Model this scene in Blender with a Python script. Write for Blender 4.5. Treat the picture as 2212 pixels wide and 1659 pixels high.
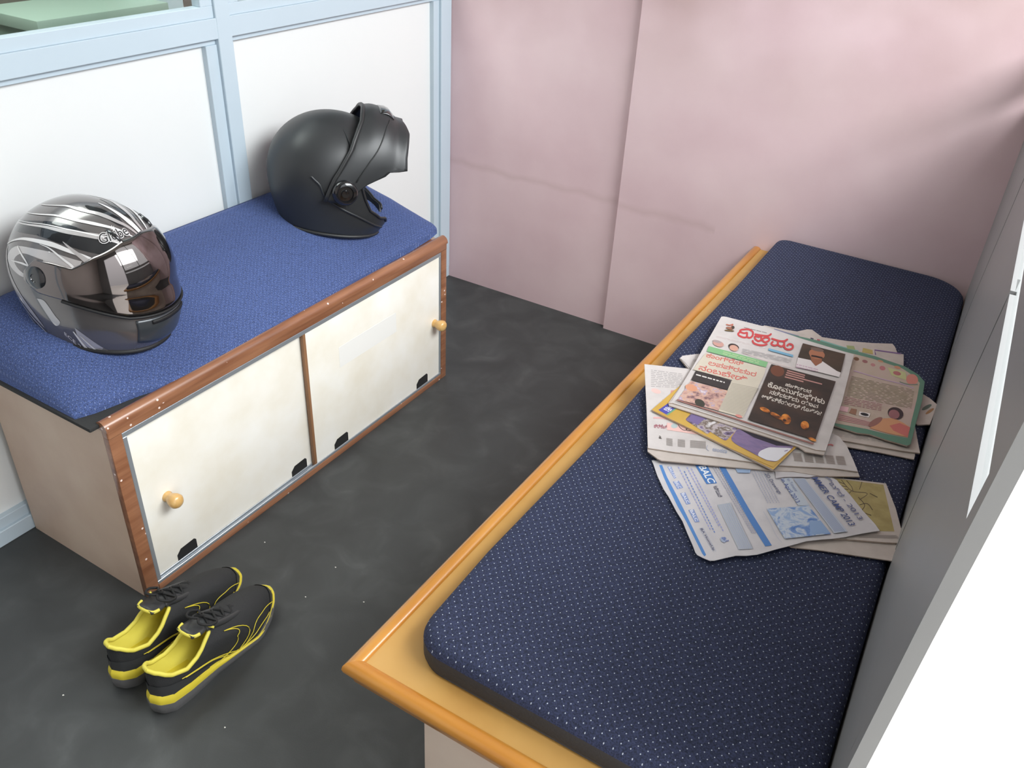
import bpy, bmesh, math, random
from mathutils import Vector, Matrix
random.seed(4)
PI = math.pi
S = bpy.context.scene
COL = S.collection
for o in list(bpy.data.objects):
    bpy.data.objects.remove(o)

# ---------------------------------------------------------------- camera
FPX, CW, CH = 1853.8, 2212.0, 1659.0
CAM = Vector((1.7152, -2.4688, 1.4548))
YAW, PIT, ROL = 0.5189, 0.9969, 0.0572
CR = Matrix.Rotation(YAW, 3, 'Z') @ Matrix.Rotation(PIT, 3, 'X') @ Matrix.Rotation(ROL, 3, 'Z')
cd = bpy.data.cameras.new('camera')
cd.sensor_fit = 'HORIZONTAL'; cd.sensor_width = 36.0; cd.lens = FPX / CW * 36.0
cd.clip_start = 0.02
cam = bpy.data.objects.new('camera', cd); COL.objects.link(cam)
cam.matrix_world = Matrix.Translation(CAM) @ CR.to_4x4()
S.camera = cam

# ---------------------------------------------------------------- sky, daylight, exposure
S.view_settings.view_transform = 'Standard'
S.view_settings.look = 'None'
S.view_settings.gamma = 1.0
S.view_settings.use_curve_mapping = False
S.view_settings.exposure = 0.07
SKY_HI, SKY_LO = 2.3, 1.3
wd = bpy.data.worlds.new('sky'); S.world = wd; wd.use_nodes = True
nt = wd.node_tree; bg = nt.nodes['Background']
tc = nt.nodes.new('ShaderNodeTexCoord'); sx = nt.nodes.new('ShaderNodeSeparateXYZ')
mr = nt.nodes.new('ShaderNodeMapRange'); mr.inputs[1].default_value = -0.1; mr.inputs[2].default_value = 0.8
mr.inputs[3].default_value = SKY_LO; mr.inputs[4].default_value = SKY_HI
nt.links.new(tc.outputs['Generated'], sx.inputs[0]); nt.links.new(sx.outputs[2], mr.inputs[0])
nt.links.new(mr.outputs[0], bg.inputs[1]); bg.inputs[0].default_value = (0.95, 0.975, 1.0, 1)


def area(name, loc, direction, sx_, sy_, energy, color=(1, 1, 1), portal=False, spread=None):
    l = bpy.data.lights.new(name, 'AREA'); l.shape = 'RECTANGLE'; l.size = sx_; l.size_y = sy_
    l.energy = energy; l.color = color
    if portal:
        l.cycles.is_portal = True
    if spread:
        l.spread = spread
    o = bpy.data.objects.new(name, l); COL.objects.link(o); o.location = loc
    o.rotation_euler = Vector(direction).to_track_quat('-Z', 'Y').to_euler()
    return o


area('window_daylight', (3.0, -1.05, 2.5), (-1.0, 0.06, -0.95), 2.2, 1.1, 140, (0.97, 0.975, 1.0))
area('window_portal', (1.84, -0.92, 1.75), (-1, 0, 0), 1.5, 1.8, 1, portal=True)
area('doorway_portal', (1.95, -2.35, 1.1), (-1, 0, 0), 2.1, 1.0, 1, portal=True)


# ---------------------------------------------------------------- helpers
def at(px, py, z=0.0):
    d = CR @ Vector(((px - CW / 2) / FPX, -(py - CH / 2) / FPX, -1.0))
    t = (z - CAM.z) / d.z
    return CAM + d * t


def at_plane(px, py, z0, gx, gy):
    d = CR @ Vector(((px - CW / 2) / FPX, -(py - CH / 2) / FPX, -1.0))
    t = (z0 + gx * CAM.x + gy * CAM.y - CAM.z) / (d.z - gx * d.x - gy * d.y)
    return CAM + d * t


def lin(c):
    return tuple(((v / 255) / 12.92 if v / 255 <= 0.04045 else ((v / 255 + 0.055) / 1.055) ** 2.4) for v in c)


_mats = {}


def mat(name, rgb, rough=0.5, metal=0.0, coat=0.0, noise=0.0, nscale=20.0, bump=0.0, bscale=200.0, spec=0.5, sheen=0.0, linear=False):
    if name in _mats:
        return _mats[name]
    m = bpy.data.materials.new(name); m.use_nodes = True
    n = m.node_tree; b = n.nodes['Principled BSDF']
    c = rgb if linear else lin(rgb)
    b.inputs['Base Color'].default_value = (*c, 1)
    b.inputs['Roughness'].default_value = rough
    b.inputs['Metallic'].default_value = metal
    b.inputs['Coat Weight'].default_value = coat
    b.inputs['Specular IOR Level'].default_value = spec
    b.inputs['Sheen Weight'].default_value = sheen
    tc_ = n.nodes.new('ShaderNodeTexCoord')
    if noise:
        nz = n.nodes.new('ShaderNodeTexNoise'); nz.inputs['Scale'].default_value = nscale; nz.inputs['Detail'].default_value = 5
        n.links.new(tc_.outputs['Object'], nz.inputs['Vector'])
        mx = n.nodes.new('ShaderNodeMix'); mx.data_type = 'RGBA'
        mx.inputs[6].default_value = (*[v * (1 - noise) for v in c], 1)
        mx.inputs[7].default_value = (*[min(1, v * (1 + noise)) for v in c], 1)
        n.links.new(nz.outputs[0], mx.inputs[0]); n.links.new(mx.outputs[2], b.inputs['Base Color'])
    if bump:
        nb = n.nodes.new('ShaderNodeTexNoise'); nb.inputs['Scale'].default_value = bscale
        n.links.new(tc_.outputs['Object'], nb.inputs['Vector'])
        bp = n.nodes.new('ShaderNodeBump'); bp.inputs['Strength'].default_value = bump; bp.inputs['Distance'].default_value = 0.002
        n.links.new(nb.outputs[0], bp.inputs['Height']); n.links.new(bp.outputs[0], b.inputs['Normal'])
    _mats[name] = m
    return m


def ramp(n, src, stops):
    r = n.nodes.new('ShaderNodeValToRGB')
    e = r.color_ramp.elements
    e[0].position = stops[0][0]; e[0].color = (*lin(stops[0][1]), 1)
    e[1].position = stops[-1][0]; e[1].color = (*lin(stops[-1][1]), 1)
    for p, c in stops[1:-1]:
        k = e.new(p); k.color = (*lin(c), 1)
    n.links.new(src, r.inputs[0])
    return r


def mottled(name, scale, stops, rough=0.8, vor=False, distort=0.0, stretch=(1, 1, 1)):
    if name in _mats:
        return _mats[name]
    m = bpy.data.materials.new(name); m.use_nodes = True
    n = m.node_tree; b = n.nodes['Principled BSDF']; b.inputs['Roughness'].default_value = rough
    tc_ = n.nodes.new('ShaderNodeTexCoord'); mp = n.nodes.new('ShaderNodeMapping'); mp.inputs[3].default_value = stretch
    n.links.new(tc_.outputs['Object'], mp.inputs[0])
    if vor:
        t = n.nodes.new('ShaderNodeTexVoronoi'); t.inputs['Scale'].default_value = scale
        n.links.new(mp.outputs[0], t.inputs['Vector'])
        sp = n.nodes.new('ShaderNodeSeparateColor'); n.links.new(t.outputs['Color'], sp.inputs[0]); src = sp.outputs[0]
    else:
        t = n.nodes.new('ShaderNodeTexNoise'); t.inputs['Scale'].default_value = scale; t.inputs['Detail'].default_value = 6
        t.inputs['Distortion'].default_value = distort
        n.links.new(mp.outputs[0], t.inputs['Vector']); src = t.outputs[0]
    r = ramp(n, src, stops); n.links.new(r.outputs[0], b.inputs['Base Color'])
    _mats[name] = m
    return m


def ob(name, verts, faces, mats, parent=None, fm=None, smooth=False, loc=None):
    me = bpy.data.meshes.new(name); me.from_pydata([tuple(v) for v in verts], [], faces)
    if not isinstance(mats, (list, tuple)):
        mats = [mats]
    for m in mats:
        me.materials.append(m)
    if fm:
        for p, i in zip(me.polygons, fm):
            p.material_index = i
    if smooth:
        for p in me.polygons:
            p.use_smooth = True
    me.update()
    o = bpy.data.objects.new(name, me); COL.objects.link(o)
    if loc:
        o.location = loc
    if parent:
        o.parent = parent
    return o


def ob_bm(name, bm, mats, parent=None, smooth=False):
    me = bpy.data.meshes.new(name); bm.to_mesh(me); bm.free()
    if not isinstance(mats, (list, tuple)):
        mats = [mats]
    for m in mats:
        me.materials.append(m)
    if smooth:
        for p in me.polygons:
            p.use_smooth = True
    o = bpy.data.objects.new(name, me); COL.objects.link(o)
    if parent:
        o.parent = parent
    return o


def autosmooth(o, deg=35):
    me = o.data
    bm = bmesh.new(); bm.from_mesh(me)
    for f in bm.faces:
        f.smooth = True
    lim = math.radians(deg)
    for e in bm.edges:
        if len(e.link_faces) == 2 and e.calc_face_angle(0) > lim:
            e.smooth = False
    bm.to_mesh(me); bm.free()
    return o


def empty(name, loc=(0, 0, 0), rz=0, label=None, cat=None, group=None, kind=None):
    o = bpy.data.objects.new(name, None); COL.objects.link(o); o.empty_display_size = 0.05
    o.location = loc; o.rotation_euler = (0, 0, rz)
    return tag(o, label, cat, group, kind)


def tag(o, label=None, cat=None, group=None, kind=None):
    if label: o['label'] = label
    if cat: o['category'] = cat
    if group: o['group'] = group
    if kind: o['kind'] = kind
    return o


def box_bm(bm, a, b, bev=0.0, seg=2, midx=0, f=None):
    vs = [bm.verts.new((x, y, z)) for x in (a[0], b[0]) for y in (a[1], b[1]) for z in (a[2], b[2])]
    q = [(0, 1, 3, 2), (4, 6, 7, 5), (0, 4, 5, 1), (2, 3, 7, 6), (0, 2, 6, 4), (1, 5, 7, 3)]
    fs = [bm.faces.new([vs[i] for i in k]) for k in q]
    for k in fs:
        k.material_index = midx
    if bev:
        es = list({e for k in fs for e in k.edges})
        r = bmesh.ops.bevel(bm, geom=es, offset=bev, segments=seg, profile=0.6, affect='EDGES')
        for k in r['faces']:
            k.material_index = midx
    return fs


def boxo(name, a, b, m, parent=None, bev=0.0, seg=2):
    bm = bmesh.new(); box_bm(bm, a, b, bev, seg)
    bmesh.ops.recalc_face_normals(bm, faces=bm.faces)
    o = ob_bm(name, bm, m, parent)
    return autosmooth(o) if bev else o


def tube(name, pts, r, m, parent=None, seg=8, closed=False, radii=None):
    """tube swept along points"""
    vs, fs = [], []
    n = len(pts)
    up = Vector((0, 0, 1))
    for i, p in enumerate(pts):
        p = Vector(p)
        a = Vector(pts[(i - 1) % n] if (closed or i > 0) else pts[0]); b = Vector(pts[(i + 1) % n] if (closed or i < n - 1) else pts[-1])
        t = (b - a).normalized()
        s = t.cross(up)
        if s.length < 1e-3:
            s = t.cross(Vector((1, 0, 0)))
        s.normalize(); w = s.cross(t)
        rr = radii[i] if radii else r
        for k in range(seg):
            an = 2 * PI * k / seg
            vs.append(p + (s * math.cos(an) + w * math.sin(an)) * rr)
    m_ = n if closed else n - 1
    for i in range(m_):
        for k in range(seg):
            j = (i + 1) % n
            fs.append((i * seg + k, i * seg + (k + 1) % seg, j * seg + (k + 1) % seg, j * seg + k))
    if not closed:
        fs.append(tuple(range(seg))[::-1]); fs.append(tuple((n - 1) * seg + k for k in range(seg)))
    return vs, fs


def tubeo(name, pts, r, m, parent=None, seg=8, closed=False, radii=None):
    vs, fs = tube(name, pts, r, m, parent, seg, closed, radii)
    return ob(name, vs, fs, m, parent, smooth=True)


def lathe(name, prof, m, parent=None, seg=24, axis='Z', loc=(0, 0, 0)):
    vs, fs = [], []
    for r, h in prof:
        for k in range(seg):
            a = 2 * PI * k / seg
            p = (r * math.cos(a), r * math.sin(a), h)
            if axis == 'X': p = (p[2], p[0], p[1])
            if axis == 'Y': p = (p[0], p[2], p[1])
            vs.append((p[0] + loc[0], p[1] + loc[1], p[2] + loc[2]))
    for i in range(len(prof) - 1):
        for k in range(seg):
            fs.append((i * seg + k, i * seg + (k + 1) % seg, (i + 1) * seg + (k + 1) % seg, (i + 1) * seg + k))
    fs.append(tuple(range(seg))); fs.append(tuple((len(prof) - 1) * seg + k for k in range(seg)))
    o = ob(name, vs, fs, m, parent, smooth=True)
    bm = bmesh.new(); bm.from_mesh(o.data); bmesh.ops.recalc_face_normals(bm, faces=bm.faces); bm.to_mesh(o.data); bm.free()
    return autosmooth(o, 50)


def interp(t, pts):
    if t <= pts[0][0]: return pts[0][1]
    for (a, u), (b, v) in zip(pts, pts[1:]):
        if t <= b:
            k = (t - a) / (b - a); k = k * k * (3 - 2 * k)
            return u + (v - u) * k
    return pts[-1][1]


def linterp(t, pts):
    if t <= pts[0][0]: return pts[0][1]
    for (a, u), (b, v) in zip(pts, pts[1:]):
        if t <= b:
            return u + (v - u) * (t - a) / (b - a)
    return pts[-1][1]


def crom(P, n=8):
    """Catmull-Rom through tuples"""
    out = []
    Q = [P[0]] + list(P) + [P[-1]]
    for i in range(1, len(Q) - 2):
        for k in range(n):
            t = k / n
            out.append(tuple(0.5 * (2 * b + (c - a) * t + (2 * a - 5 * b + 4 * c - d) * t * t + (3 * b - a - 3 * c + d) * t ** 3)
                             for a, b, c, d in zip(Q[i - 1], Q[i], Q[i + 1], Q[i + 2])))
    out.append(tuple(P[-1]))
    return out


def wallx(y, z):
    return 1.717 - 0.025 * y + 0.036 * max(0.0, min(1.0, -y / 0.5)) * max(0.0, z - 0.5)


# ---------------------------------------------------------------- surface materials
def floor_mat():
    m = bpy.data.materials.new('floor_vinyl'); m.use_nodes = True
    n = m.node_tree; b = n.nodes['Principled BSDF']
    tc_ = n.nodes.new('ShaderNodeTexCoord')
    n1 = n.nodes.new('ShaderNodeTexNoise'); n1.inputs['Scale'].default_value = 9; n1.inputs['Detail'].default_value = 8; n1.inputs['Distortion'].default_value = 0.7
    n.links.new(tc_.outputs['Object'], n1.inputs['Vector'])
    r = ramp(n, n1.outputs[0], [(0.25, (50, 52, 52)), (0.5, (58, 60, 60)), (0.64, (66, 68, 68)), (0.8, (82, 84, 84))])
    n.links.new(r.outputs[0], b.inputs['Base Color'])
    b.inputs['Roughness'].default_value = 0.55
    nb = n.nodes.new('ShaderNodeTexNoise'); nb.inputs['Scale'].default_value = 350
    n.links.new(tc_.outputs['Object'], nb.inputs['Vector'])
    bp = n.nodes.new('ShaderNodeBump'); bp.inputs['Strength'].default_value = 0.15; bp.inputs['Distance'].default_value = 0.001
    n.links.new(nb.outputs[0], bp.inputs['Height']); n.links.new(bp.outputs[0], b.inputs['Normal'])
    return m


def pink_mat():
    """pink distemper with grime: a smudged band at chair-back height and patchy dirt higher up"""
    m = bpy.data.materials.new('pink_paint'); m.use_nodes = True
    n = m.node_tree; b = n.nodes['Principled BSDF']; b.inputs['Roughness'].default_value = 0.75
    L = n.links
    tc_ = n.nodes.new('ShaderNodeTexCoord')
    sep = n.nodes.new('ShaderNodeSeparateXYZ'); L.new(tc_.outputs['Object'], sep.inputs[0])
    nz = n.nodes.new('ShaderNodeTexNoise'); nz.inputs['Scale'].default_value = 3.0; nz.inputs['Detail'].default_value = 6
    L.new(tc_.outputs['Object'], nz.inputs['Vector'])
    r = ramp(n, nz.outputs[0], [(0.3, (214, 184, 189)), (0.5, (221, 193, 197)), (0.7, (227, 201, 204))])
    # smudge band: distance of z from a wavy line near 0.44 m
    def math_(op, a, b_=None, c=None):
        k = n.nodes.new('ShaderNodeMath'); k.operation = op
        for i, v in enumerate((a, b_, c)):
            if v is None: continue
            if isinstance(v, (int, float)): k.inputs[i].default_value = v
            else: L.new(v, k.inputs[i])
        return k.outputs[0]
    n2 = n.nodes.new('ShaderNodeTexNoise'); n2.inputs['Scale'].default_value = 7; n2.inputs['Detail'].default_value = 4
    L.new(tc_.outputs['Object'], n2.inputs['Vector'])
    zz = math_('SUBTRACT', sep.outputs[2], math_('MULTIPLY_ADD', n2.outputs[0], 0.05, 0.43))
    band = math_('MULTIPLY', math_('MAXIMUM', math_('SUBTRACT', 1.0, math_('MULTIPLY', math_('ABSOLUTE', zz), 55.0)), 0.0),
                 math_('MULTIPLY', math_('GREATER_THAN', 1.0, sep.outputs[0]), 0.16))
    n3 = n.nodes.new('ShaderNodeTexNoise'); n3.inputs['Scale'].default_value = 1.9; n3.inputs['Detail'].default_value = 3
    mp = n.nodes.new('ShaderNodeMapping'); mp.inputs[1].default_value = (0.35, 0, 0.1); L.new(tc_.outputs['Object'], mp.inputs[0]); L.new(mp.outputs[0], n3.inputs['Vector'])
    high = n.nodes.new('ShaderNodeMapRange'); high.inputs[1].default_value = 0.75; high.inputs[2].default_value = 1.1
    L.new(sep.outputs[2], high.inputs[0])
    patch = math_('MULTIPLY', math_('MULTIPLY', high.outputs[0], math_('MAXIMUM', math_('SUBTRACT', n3.outputs[0], 0.42), 0.0)), 2.2)
    dirt = math_('MINIMUM', math_('ADD', band, patch), 0.6)
    mx = n.nodes.new('ShaderNodeMix'); mx.data_type = 'RGBA'
    L.new(dirt, mx.inputs[0]); L.new(r.outputs[0], mx.inputs[6]); mx.inputs[7].default_value = (*lin((150, 118, 106)), 1)
    L.new(mx.outputs[2], b.inputs['Base Color'])
    nb = n.nodes.new('ShaderNodeTexNoise'); nb.inputs['Scale'].default_value = 60
    L.new(tc_.outputs['Object'], nb.inputs['Vector'])
    bp = n.nodes.new('ShaderNodeBump'); bp.inputs['Strength'].default_value = 0.12; bp.inputs['Distance'].default_value = 0.002
    L.new(nb.outputs[0], bp.inputs['Height']); L.new(bp.outputs[0], b.inputs['Normal'])
    return m


def fabric_mat(name, base, dot, px=0.0135, py=0.0153, rad=0.085, sheen=0.35, weave=None):
    m = bpy.data.materials.new(name); m.use_nodes = True
    n = m.node_tree; b = n.nodes['Principled BSDF']; L = n.links
    tc_ = n.nodes.new('ShaderNodeTexCoord'); sep = n.nodes.new('ShaderNodeSeparateXYZ'); L.new(tc_.outputs['Object'], sep.inputs[0])
    def mth(op, a, b_=None):
        k = n.nodes.new('ShaderNodeMath'); k.operation = op
        for i, v in enumerate((a, b_)):
            if v is None: continue
            if isinstance(v, (int, float)): k.inputs[i].default_value = v
            else: L.new(v, k.inputs[i])
        return k.outputs[0]
    X = mth('DIVIDE', sep.outputs[0], px); Y = mth('DIVIDE', sep.outputs[1], py)
    q1 = mth('ADD', X, Y); q2 = mth('SUBTRACT', X, Y)
    f1 = mth('SUBTRACT', mth('FRACT', q1), 0.5); f2 = mth('SUBTRACT', mth('FRACT', q2), 0.5)
    d = mth('SQRT', mth('ADD', mth('MULTIPLY', f1, f1), mth('MULTIPLY', f2, f2)))
    dots = mth('LESS_THAN', d, rad)
    nz = n.nodes.new('ShaderNodeTexNoise'); nz.inputs['Scale'].default_value = 420; L.new(tc_.outputs['Object'], nz.inputs['Vector'])
    r = ramp(n, nz.outputs[0], [(0.3, [v * 0.72 for v in base]), (0.7, [min(255, v * 1.25) for v in base])])
    mx = n.nodes.new('ShaderNodeMix'); mx.data_type = 'RGBA'
    L.new(dots, mx.inputs[0]); L.new(r.outputs[0], mx.inputs[6]); mx.inputs[7].default_value = (*lin(dot), 1)
    L.new(mx.outputs[2], b.inputs['Base Color'])
    b.inputs['Roughness'].default_value = 0.85; b.inputs['Sheen Weight'].default_value = sheen
    b.inputs['Sheen Tint'].default_value = (*lin((150, 165, 220)), 1)
    b.inputs['Specular IOR Level'].default_value = 0.25
    bp = n.nodes.new('ShaderNodeBump'); bp.inputs['Strength'].default_value = 0.35; bp.inputs['Distance'].default_value = 0.001
    L.new(nz.outputs[0], bp.inputs['Height']); L.new(bp.outputs[0], b.inputs['Normal'])
    return m


def wood_mat(name, c1, c2, rough, coat, specks=False, axis=(2, 30, 30)):
    m = bpy.data.materials.new(name); m.use_nodes = True
    n = m.node_tree; b = n.nodes['Principled BSDF']; L = n.links
    tc_ = n.nodes.new('ShaderNodeTexCoord'); mp = n.nodes.new('ShaderNodeMapping'); mp.inputs[3].default_value = axis
    L.new(tc_.outputs['Object'], mp.inputs[0])
    nz = n.nodes.new('ShaderNodeTexNoise'); nz.inputs['Scale'].default_value = 2.2; nz.inputs['Detail'].default_value = 6
    L.new(mp.outputs[0], nz.inputs['Vector'])
    r = ramp(n, nz.outputs[0], [(0.3, c1), (0.7, c2)])
    out = r.outputs[0]
    if specks:
        v = n.nodes.new('ShaderNodeTexVoronoi'); v.inputs['Scale'].default_value = 55; L.new(tc_.outputs['Object'], v.inputs['Vector'])
        lt = n.nodes.new('ShaderNodeMath'); lt.operation = 'LESS_THAN'; lt.inputs[1].default_value = 0.14; L.new(v.outputs['Distance'], lt.inputs[0])
        n2 = n.nodes.new('ShaderNodeTexNoise'); n2.inputs['Scale'].default_value = 14; L.new(tc_.outputs['Object'], n2.inputs['Vector'])
        gt = n.nodes.new('ShaderNodeMath'); gt.operation = 'GREATER_THAN'; gt.inputs[1].default_value = 0.56; L.new(n2.outputs[0], gt.inputs[0])
        ml = n.nodes.new('ShaderNodeMath'); ml.operation = 'MULTIPLY'; L.new(lt.outputs[0], ml.inputs[0]); L.new(gt.outputs[0], ml.inputs[1])
        mx = n.nodes.new('ShaderNodeMix'); mx.data_type = 'RGBA'; L.new(ml.outputs[0], mx.inputs[0]); L.new(out, mx.inputs[6])
        mx.inputs[7].default_value = (*lin((235, 215, 205)), 1); out = mx.outputs[2]
    L.new(out, b.inputs['Base Color'])
    b.inputs['Roughness'].default_value = rough; b.inputs['Coat Weight'].default_value = coat; b.inputs['Coat Roughness'].default_value = 0.12
    return m


def glass_mat(name, tint, mixf=0.12):
    m = bpy.data.materials.new(name); m.use_nodes = True
    n = m.node_tree; n.nodes.remove(n.nodes['Principled BSDF'])
    t = n.nodes.new('ShaderNodeBsdfTransparent'); t.inputs[0].default_value = (*tint, 1)
    g = n.nodes.new('ShaderNodeBsdfGlossy'); g.inputs['Roughness'].default_value = 0.03
    mx = n.nodes.new('ShaderNodeMixShader'); mx.inputs[0].default_value = mixf
    n.links.new(t.outputs[0], mx.inputs[1]); n.links.new(g.outputs[0], mx.inputs[2])
    n.links.new(mx.outputs[0], n.nodes['Material Output'].inputs[0])
    return m


M_floor = floor_mat(); M_pink = pink_mat()
M_alu = mat('painted_aluminium', (188, 203, 213), 0.38, 0.0, 0.15, noise=0.03, nscale=6)
M_alu_g = mat('backlit_grey_aluminium', (150, 150, 150), 0.4, 0.1, noise=0.06, nscale=5)  # like the left frame's aluminium, with the backlit shade put into the grey
M_panel = mat('white_laminate', (226, 228, 227), 0.42, noise=0.015, nscale=4)
M_ceil = mat('ceiling_white', (225, 222, 215), 0.9)
M_wallw = mat('plaster', (205, 196, 190), 0.9)
M_glass = glass_mat('window_glass', (0.97, 0.985, 0.98), 0.07)
M_cream = mottled('cream_laminate', 9, [(0.3, (234, 228, 213)), (0.5, (240, 236, 225)), (0.7, (244, 242, 235))], 0.38)
M_beige = mottled('beige_laminate', 6, [(0.3, (196, 170, 150)), (0.5, (206, 182, 162)), (0.7, (214, 192, 172))], 0.5)
M_brown = wood_mat('brown_edge_wood', (122, 78, 54), (160, 112, 82), 0.28, 0.5, True, axis=(30, 2, 30))
M_orange = wood_mat('orange_varnished_wood', (178, 114, 40), (198, 138, 60), 0.3, 0.6, axis=(18, 2, 18))
M_board = mottled('yellow_varnished_board', 5, [(0.3, (176, 130, 66)), (0.5, (188, 144, 78)), (0.72, (195, 153, 90))], 0.42)
M_track = mat('aluminium_track', (178, 184, 190), 0.3, 0.6)
M_fabL = fabric_mat('blue_dotted_fabric', (66, 81, 124), (130, 142, 176), px=0.0104, py=0.0118, rad=0.09, sheen=0.3)
M_fabR = fabric_mat('navy_dotted_fabric', (45, 50, 72), (176, 182, 194), rad=0.085, sheen=0.05)
M_blk = mat('black_backing_cloth', (42, 42, 42), 0.85, bump=0.3)
M_band = mat('black_side_band', (50, 51, 54), 0.8, bump=0.3)

# ================================================================ the room
floor = boxo('floor', (-0.02, -3.6, -0.05), (1.80, 0.02, 0.0), M_floor); tag(floor, kind='structure')
# pink back wall with a shallow step
SX, SD = 0.671, 0.020
bm = bmesh.new()
prof = [(-0.05, 0.0), (SX, 0.0), (SX, -SD), (1.80, -SD), (1.80, 0.12), (-0.05, 0.12)]
lo = [bm.verts.new((x, y, 0)) for x, y in prof]; hi = [bm.verts.new((x, y, 2.6)) for x, y in prof]
for i in range(6):
    j = (i + 1) % 6
    bm.faces.new((lo[i], lo[j], hi[j], hi[i]))
bm.faces.new(lo); bm.faces.new(hi); bmesh.ops.recalc_face_normals(bm, faces=bm.faces)
tag(ob_bm('wall_back', bm, M_pink), kind='structure')
tag(boxo('ceiling', (-1.6, -3.6, 2.6), (1.95, 0.12, 2.7), M_ceil), kind='structure')
tag(boxo('wall_front', (-0.05, -3.75, 0), (1.95, -3.6, 2.6), M_wallw), kind='structure')

# left partition: aluminium frame with white laminate panels, glazed above
bm = bmesh.new()
B = lambda a, b, bev=0.0015: box_bm(bm, a, b, bev, 1)
Y0 = -3.6
B((-0.045, Y0, 0.0), (0.0, -0.001, 0.040))                    # bottom channel
B((-0.045, Y0, 0.998), (0.0, -0.001, 1.045))                  # middle rail
B((-0.045, -0.058, 0.040), (0.001, -0.001, 2.6))              # corner post
B((-0.045, -0.974, 0.040), (0.001, -0.930, 2.6))              # mullion
B((-0.045, -1.905, 0.040), (0.001, -1.860, 2.6))
B((-0.045, -2.835, 0.040), (0.001, -2.790, 2.6))
B((-0.045, Y0, 2.10), (0.0, -0.001, 2.15))
bmesh.ops.recalc_face_normals(bm, faces=bm.faces)
wl = ob_bm('wall_left', bm, M_alu); tag(wl, kind='structure')
bays = [(-0.930, -0.058), (-1.860, -0.974), (-2.790, -1.905), (Y0, -2.835)]
for a, b in bays:
    bm = bmesh.new()                                            # beading round the panel
    t = 0.034 if b < -0.9 else 0.030
    box_bm(bm, (-0.030, a, 0.040), (-0.008, b, 0.068), 0.001, 1)
    box_bm(bm, (-0.030, a, 0.985), (-0.012, b, 0.998), 0.001, 1)
    box_bm(bm, (-0.030, b - t, 0.068), (-0.008, b, 0.985), 0.001, 1)
    box_bm(bm, (-0.030, a, 0.068), (-0.012, a + 0.012, 0.985), 0.001, 1)
    bmesh.ops.recalc_face_normals(bm, faces=bm.faces)
    ob_bm('beading', bm, M_alu, wl)
    boxo('panel', (-0.036, a, 0.045), (-0.024, b, 0.997), M_panel, wl)
wn = 1
for a, b in bays:
    bm = bmesh.new()
    box_bm(bm, (-0.034, a, 1.045), (-0.006, b, 1.072), 0.001, 1)
    box_bm(bm, (-0.034, a, 2.075), (-0.006, b, 2.10), 0.001, 1)
    box_bm(bm, (-0.034, b - 0.036, 1.072), (-0.006, b, 2.075), 0.001, 1)
    box_bm(bm, (-0.034, a, 1.072), (-0.006, a + 0.036, 2.075), 0.001, 1)
    bmesh.ops.recalc_face_normals(bm, faces=bm.faces)
    wf = ob_bm('window_%d' % wn, bm, M_alu); tag(wf, kind='structure')
    boxo('pane', (-0.022, a + 0.03, 1.068), (-0.018, b - 0.03, 2.08), M_glass, wf)
    boxo('upper_panel', (-0.036, a, 2.15), (-0.024, b, 2.6), M_panel, wl)
    wn += 1
area('far_room_fill', (-0.8, -1.6, 2.5), (0, 0, -1), 0.9, 1.6, 42, (0.95, 1.0, 0.97))  # added fill light without a fixture, brightens the room behind the glass
# the dim room beyond the glazing
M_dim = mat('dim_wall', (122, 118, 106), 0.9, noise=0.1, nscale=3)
tag(boxo('wall_far', (-1.65, -3.6, 0), (-1.6, 0.12, 2.6), M_dim), kind='structure')
tag(boxo('trim_1', (-1.6, 0.02, 0), (-0.05, 0.12, 2.6), M_dim), kind='structure')
tag(boxo('trim_2', (-1.6, -3.6, -0.05), (-0.05, 0.02, 0.0), M_floor), kind='structure')
tag(boxo('trim_3', (-1.6, -3.75, 0), (-0.05, -3.6, 2.6), M_dim), kind='structure')
ct = empty('counter', (-0.8, -0.7, 0), 0, 'pale green counter standing in the dim room behind the glazing', 'counter')
boxo('body', (-0.26, -0.22, 0.0), (0.0, 0.20, 0.895), mat('green_counter_side', (150, 178, 160), 0.6), ct, 0.004)
boxo('top', (-0.28, -0.24, 0.895), (0.02, 0.22, 0.93), mat('green_counter_top', (160, 184, 168), 0.5), ct, 0.004)
tag(boxo('trim_4', (-1.0, -0.47, 0), (-0.8, -0.405, 2.6), mat('pale_blue_post', (196, 214, 218), 0.6)), kind='structure')


# right wall: low framed wall in backlit grey, window above, open doorway nearest the viewer
def wbox(bm, y0, y1, z0, z1, d0, d1, ny=6, nz=3, mi=0):
    def P(y, z, d): return bm.verts.new((wallx(y, z) + d, y, z))
    g = {}
    for i in range(ny + 1):
        for j in range(nz + 1):
            y = y0 + (y1 - y0) * i / ny; z = z0 + (z1 - z0) * j / nz
            g[i, j, 0] = P(y, z, d0); g[i, j, 1] = P(y, z, d1)
    F = []
    for s in (0, 1):
        for i in range(ny):
            for j in range(nz):
                F.append(bm.faces.new((g[i, j, s], g[i + 1, j, s], g[i + 1, j + 1, s], g[i, j + 1, s])))
    for i in range(ny):
        for j in (0, nz):
            F.append(bm.faces.new((g[i, j, 0], g[i + 1, j, 0], g[i + 1, j, 1], g[i, j, 1])))
    for j in range(nz):
        for i in (0, ny):
            F.append(bm.faces.new((g[i, j, 0], g[i, j + 1, 0], g[i, j + 1, 1], g[i, j, 1])))
    for f in F:
        f.material_index = mi


def wobj(name, boxes, m, parent=None, kind=None):
    bm = bmesh.new()
    for b_ in boxes:
        wbox(bm, *b_)
    bmesh.ops.recalc_face_normals(bm, faces=bm.faces)
    o = ob_bm(name, bm, m, parent)
    if kind: tag(o, kind=kind)
    return o


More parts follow.
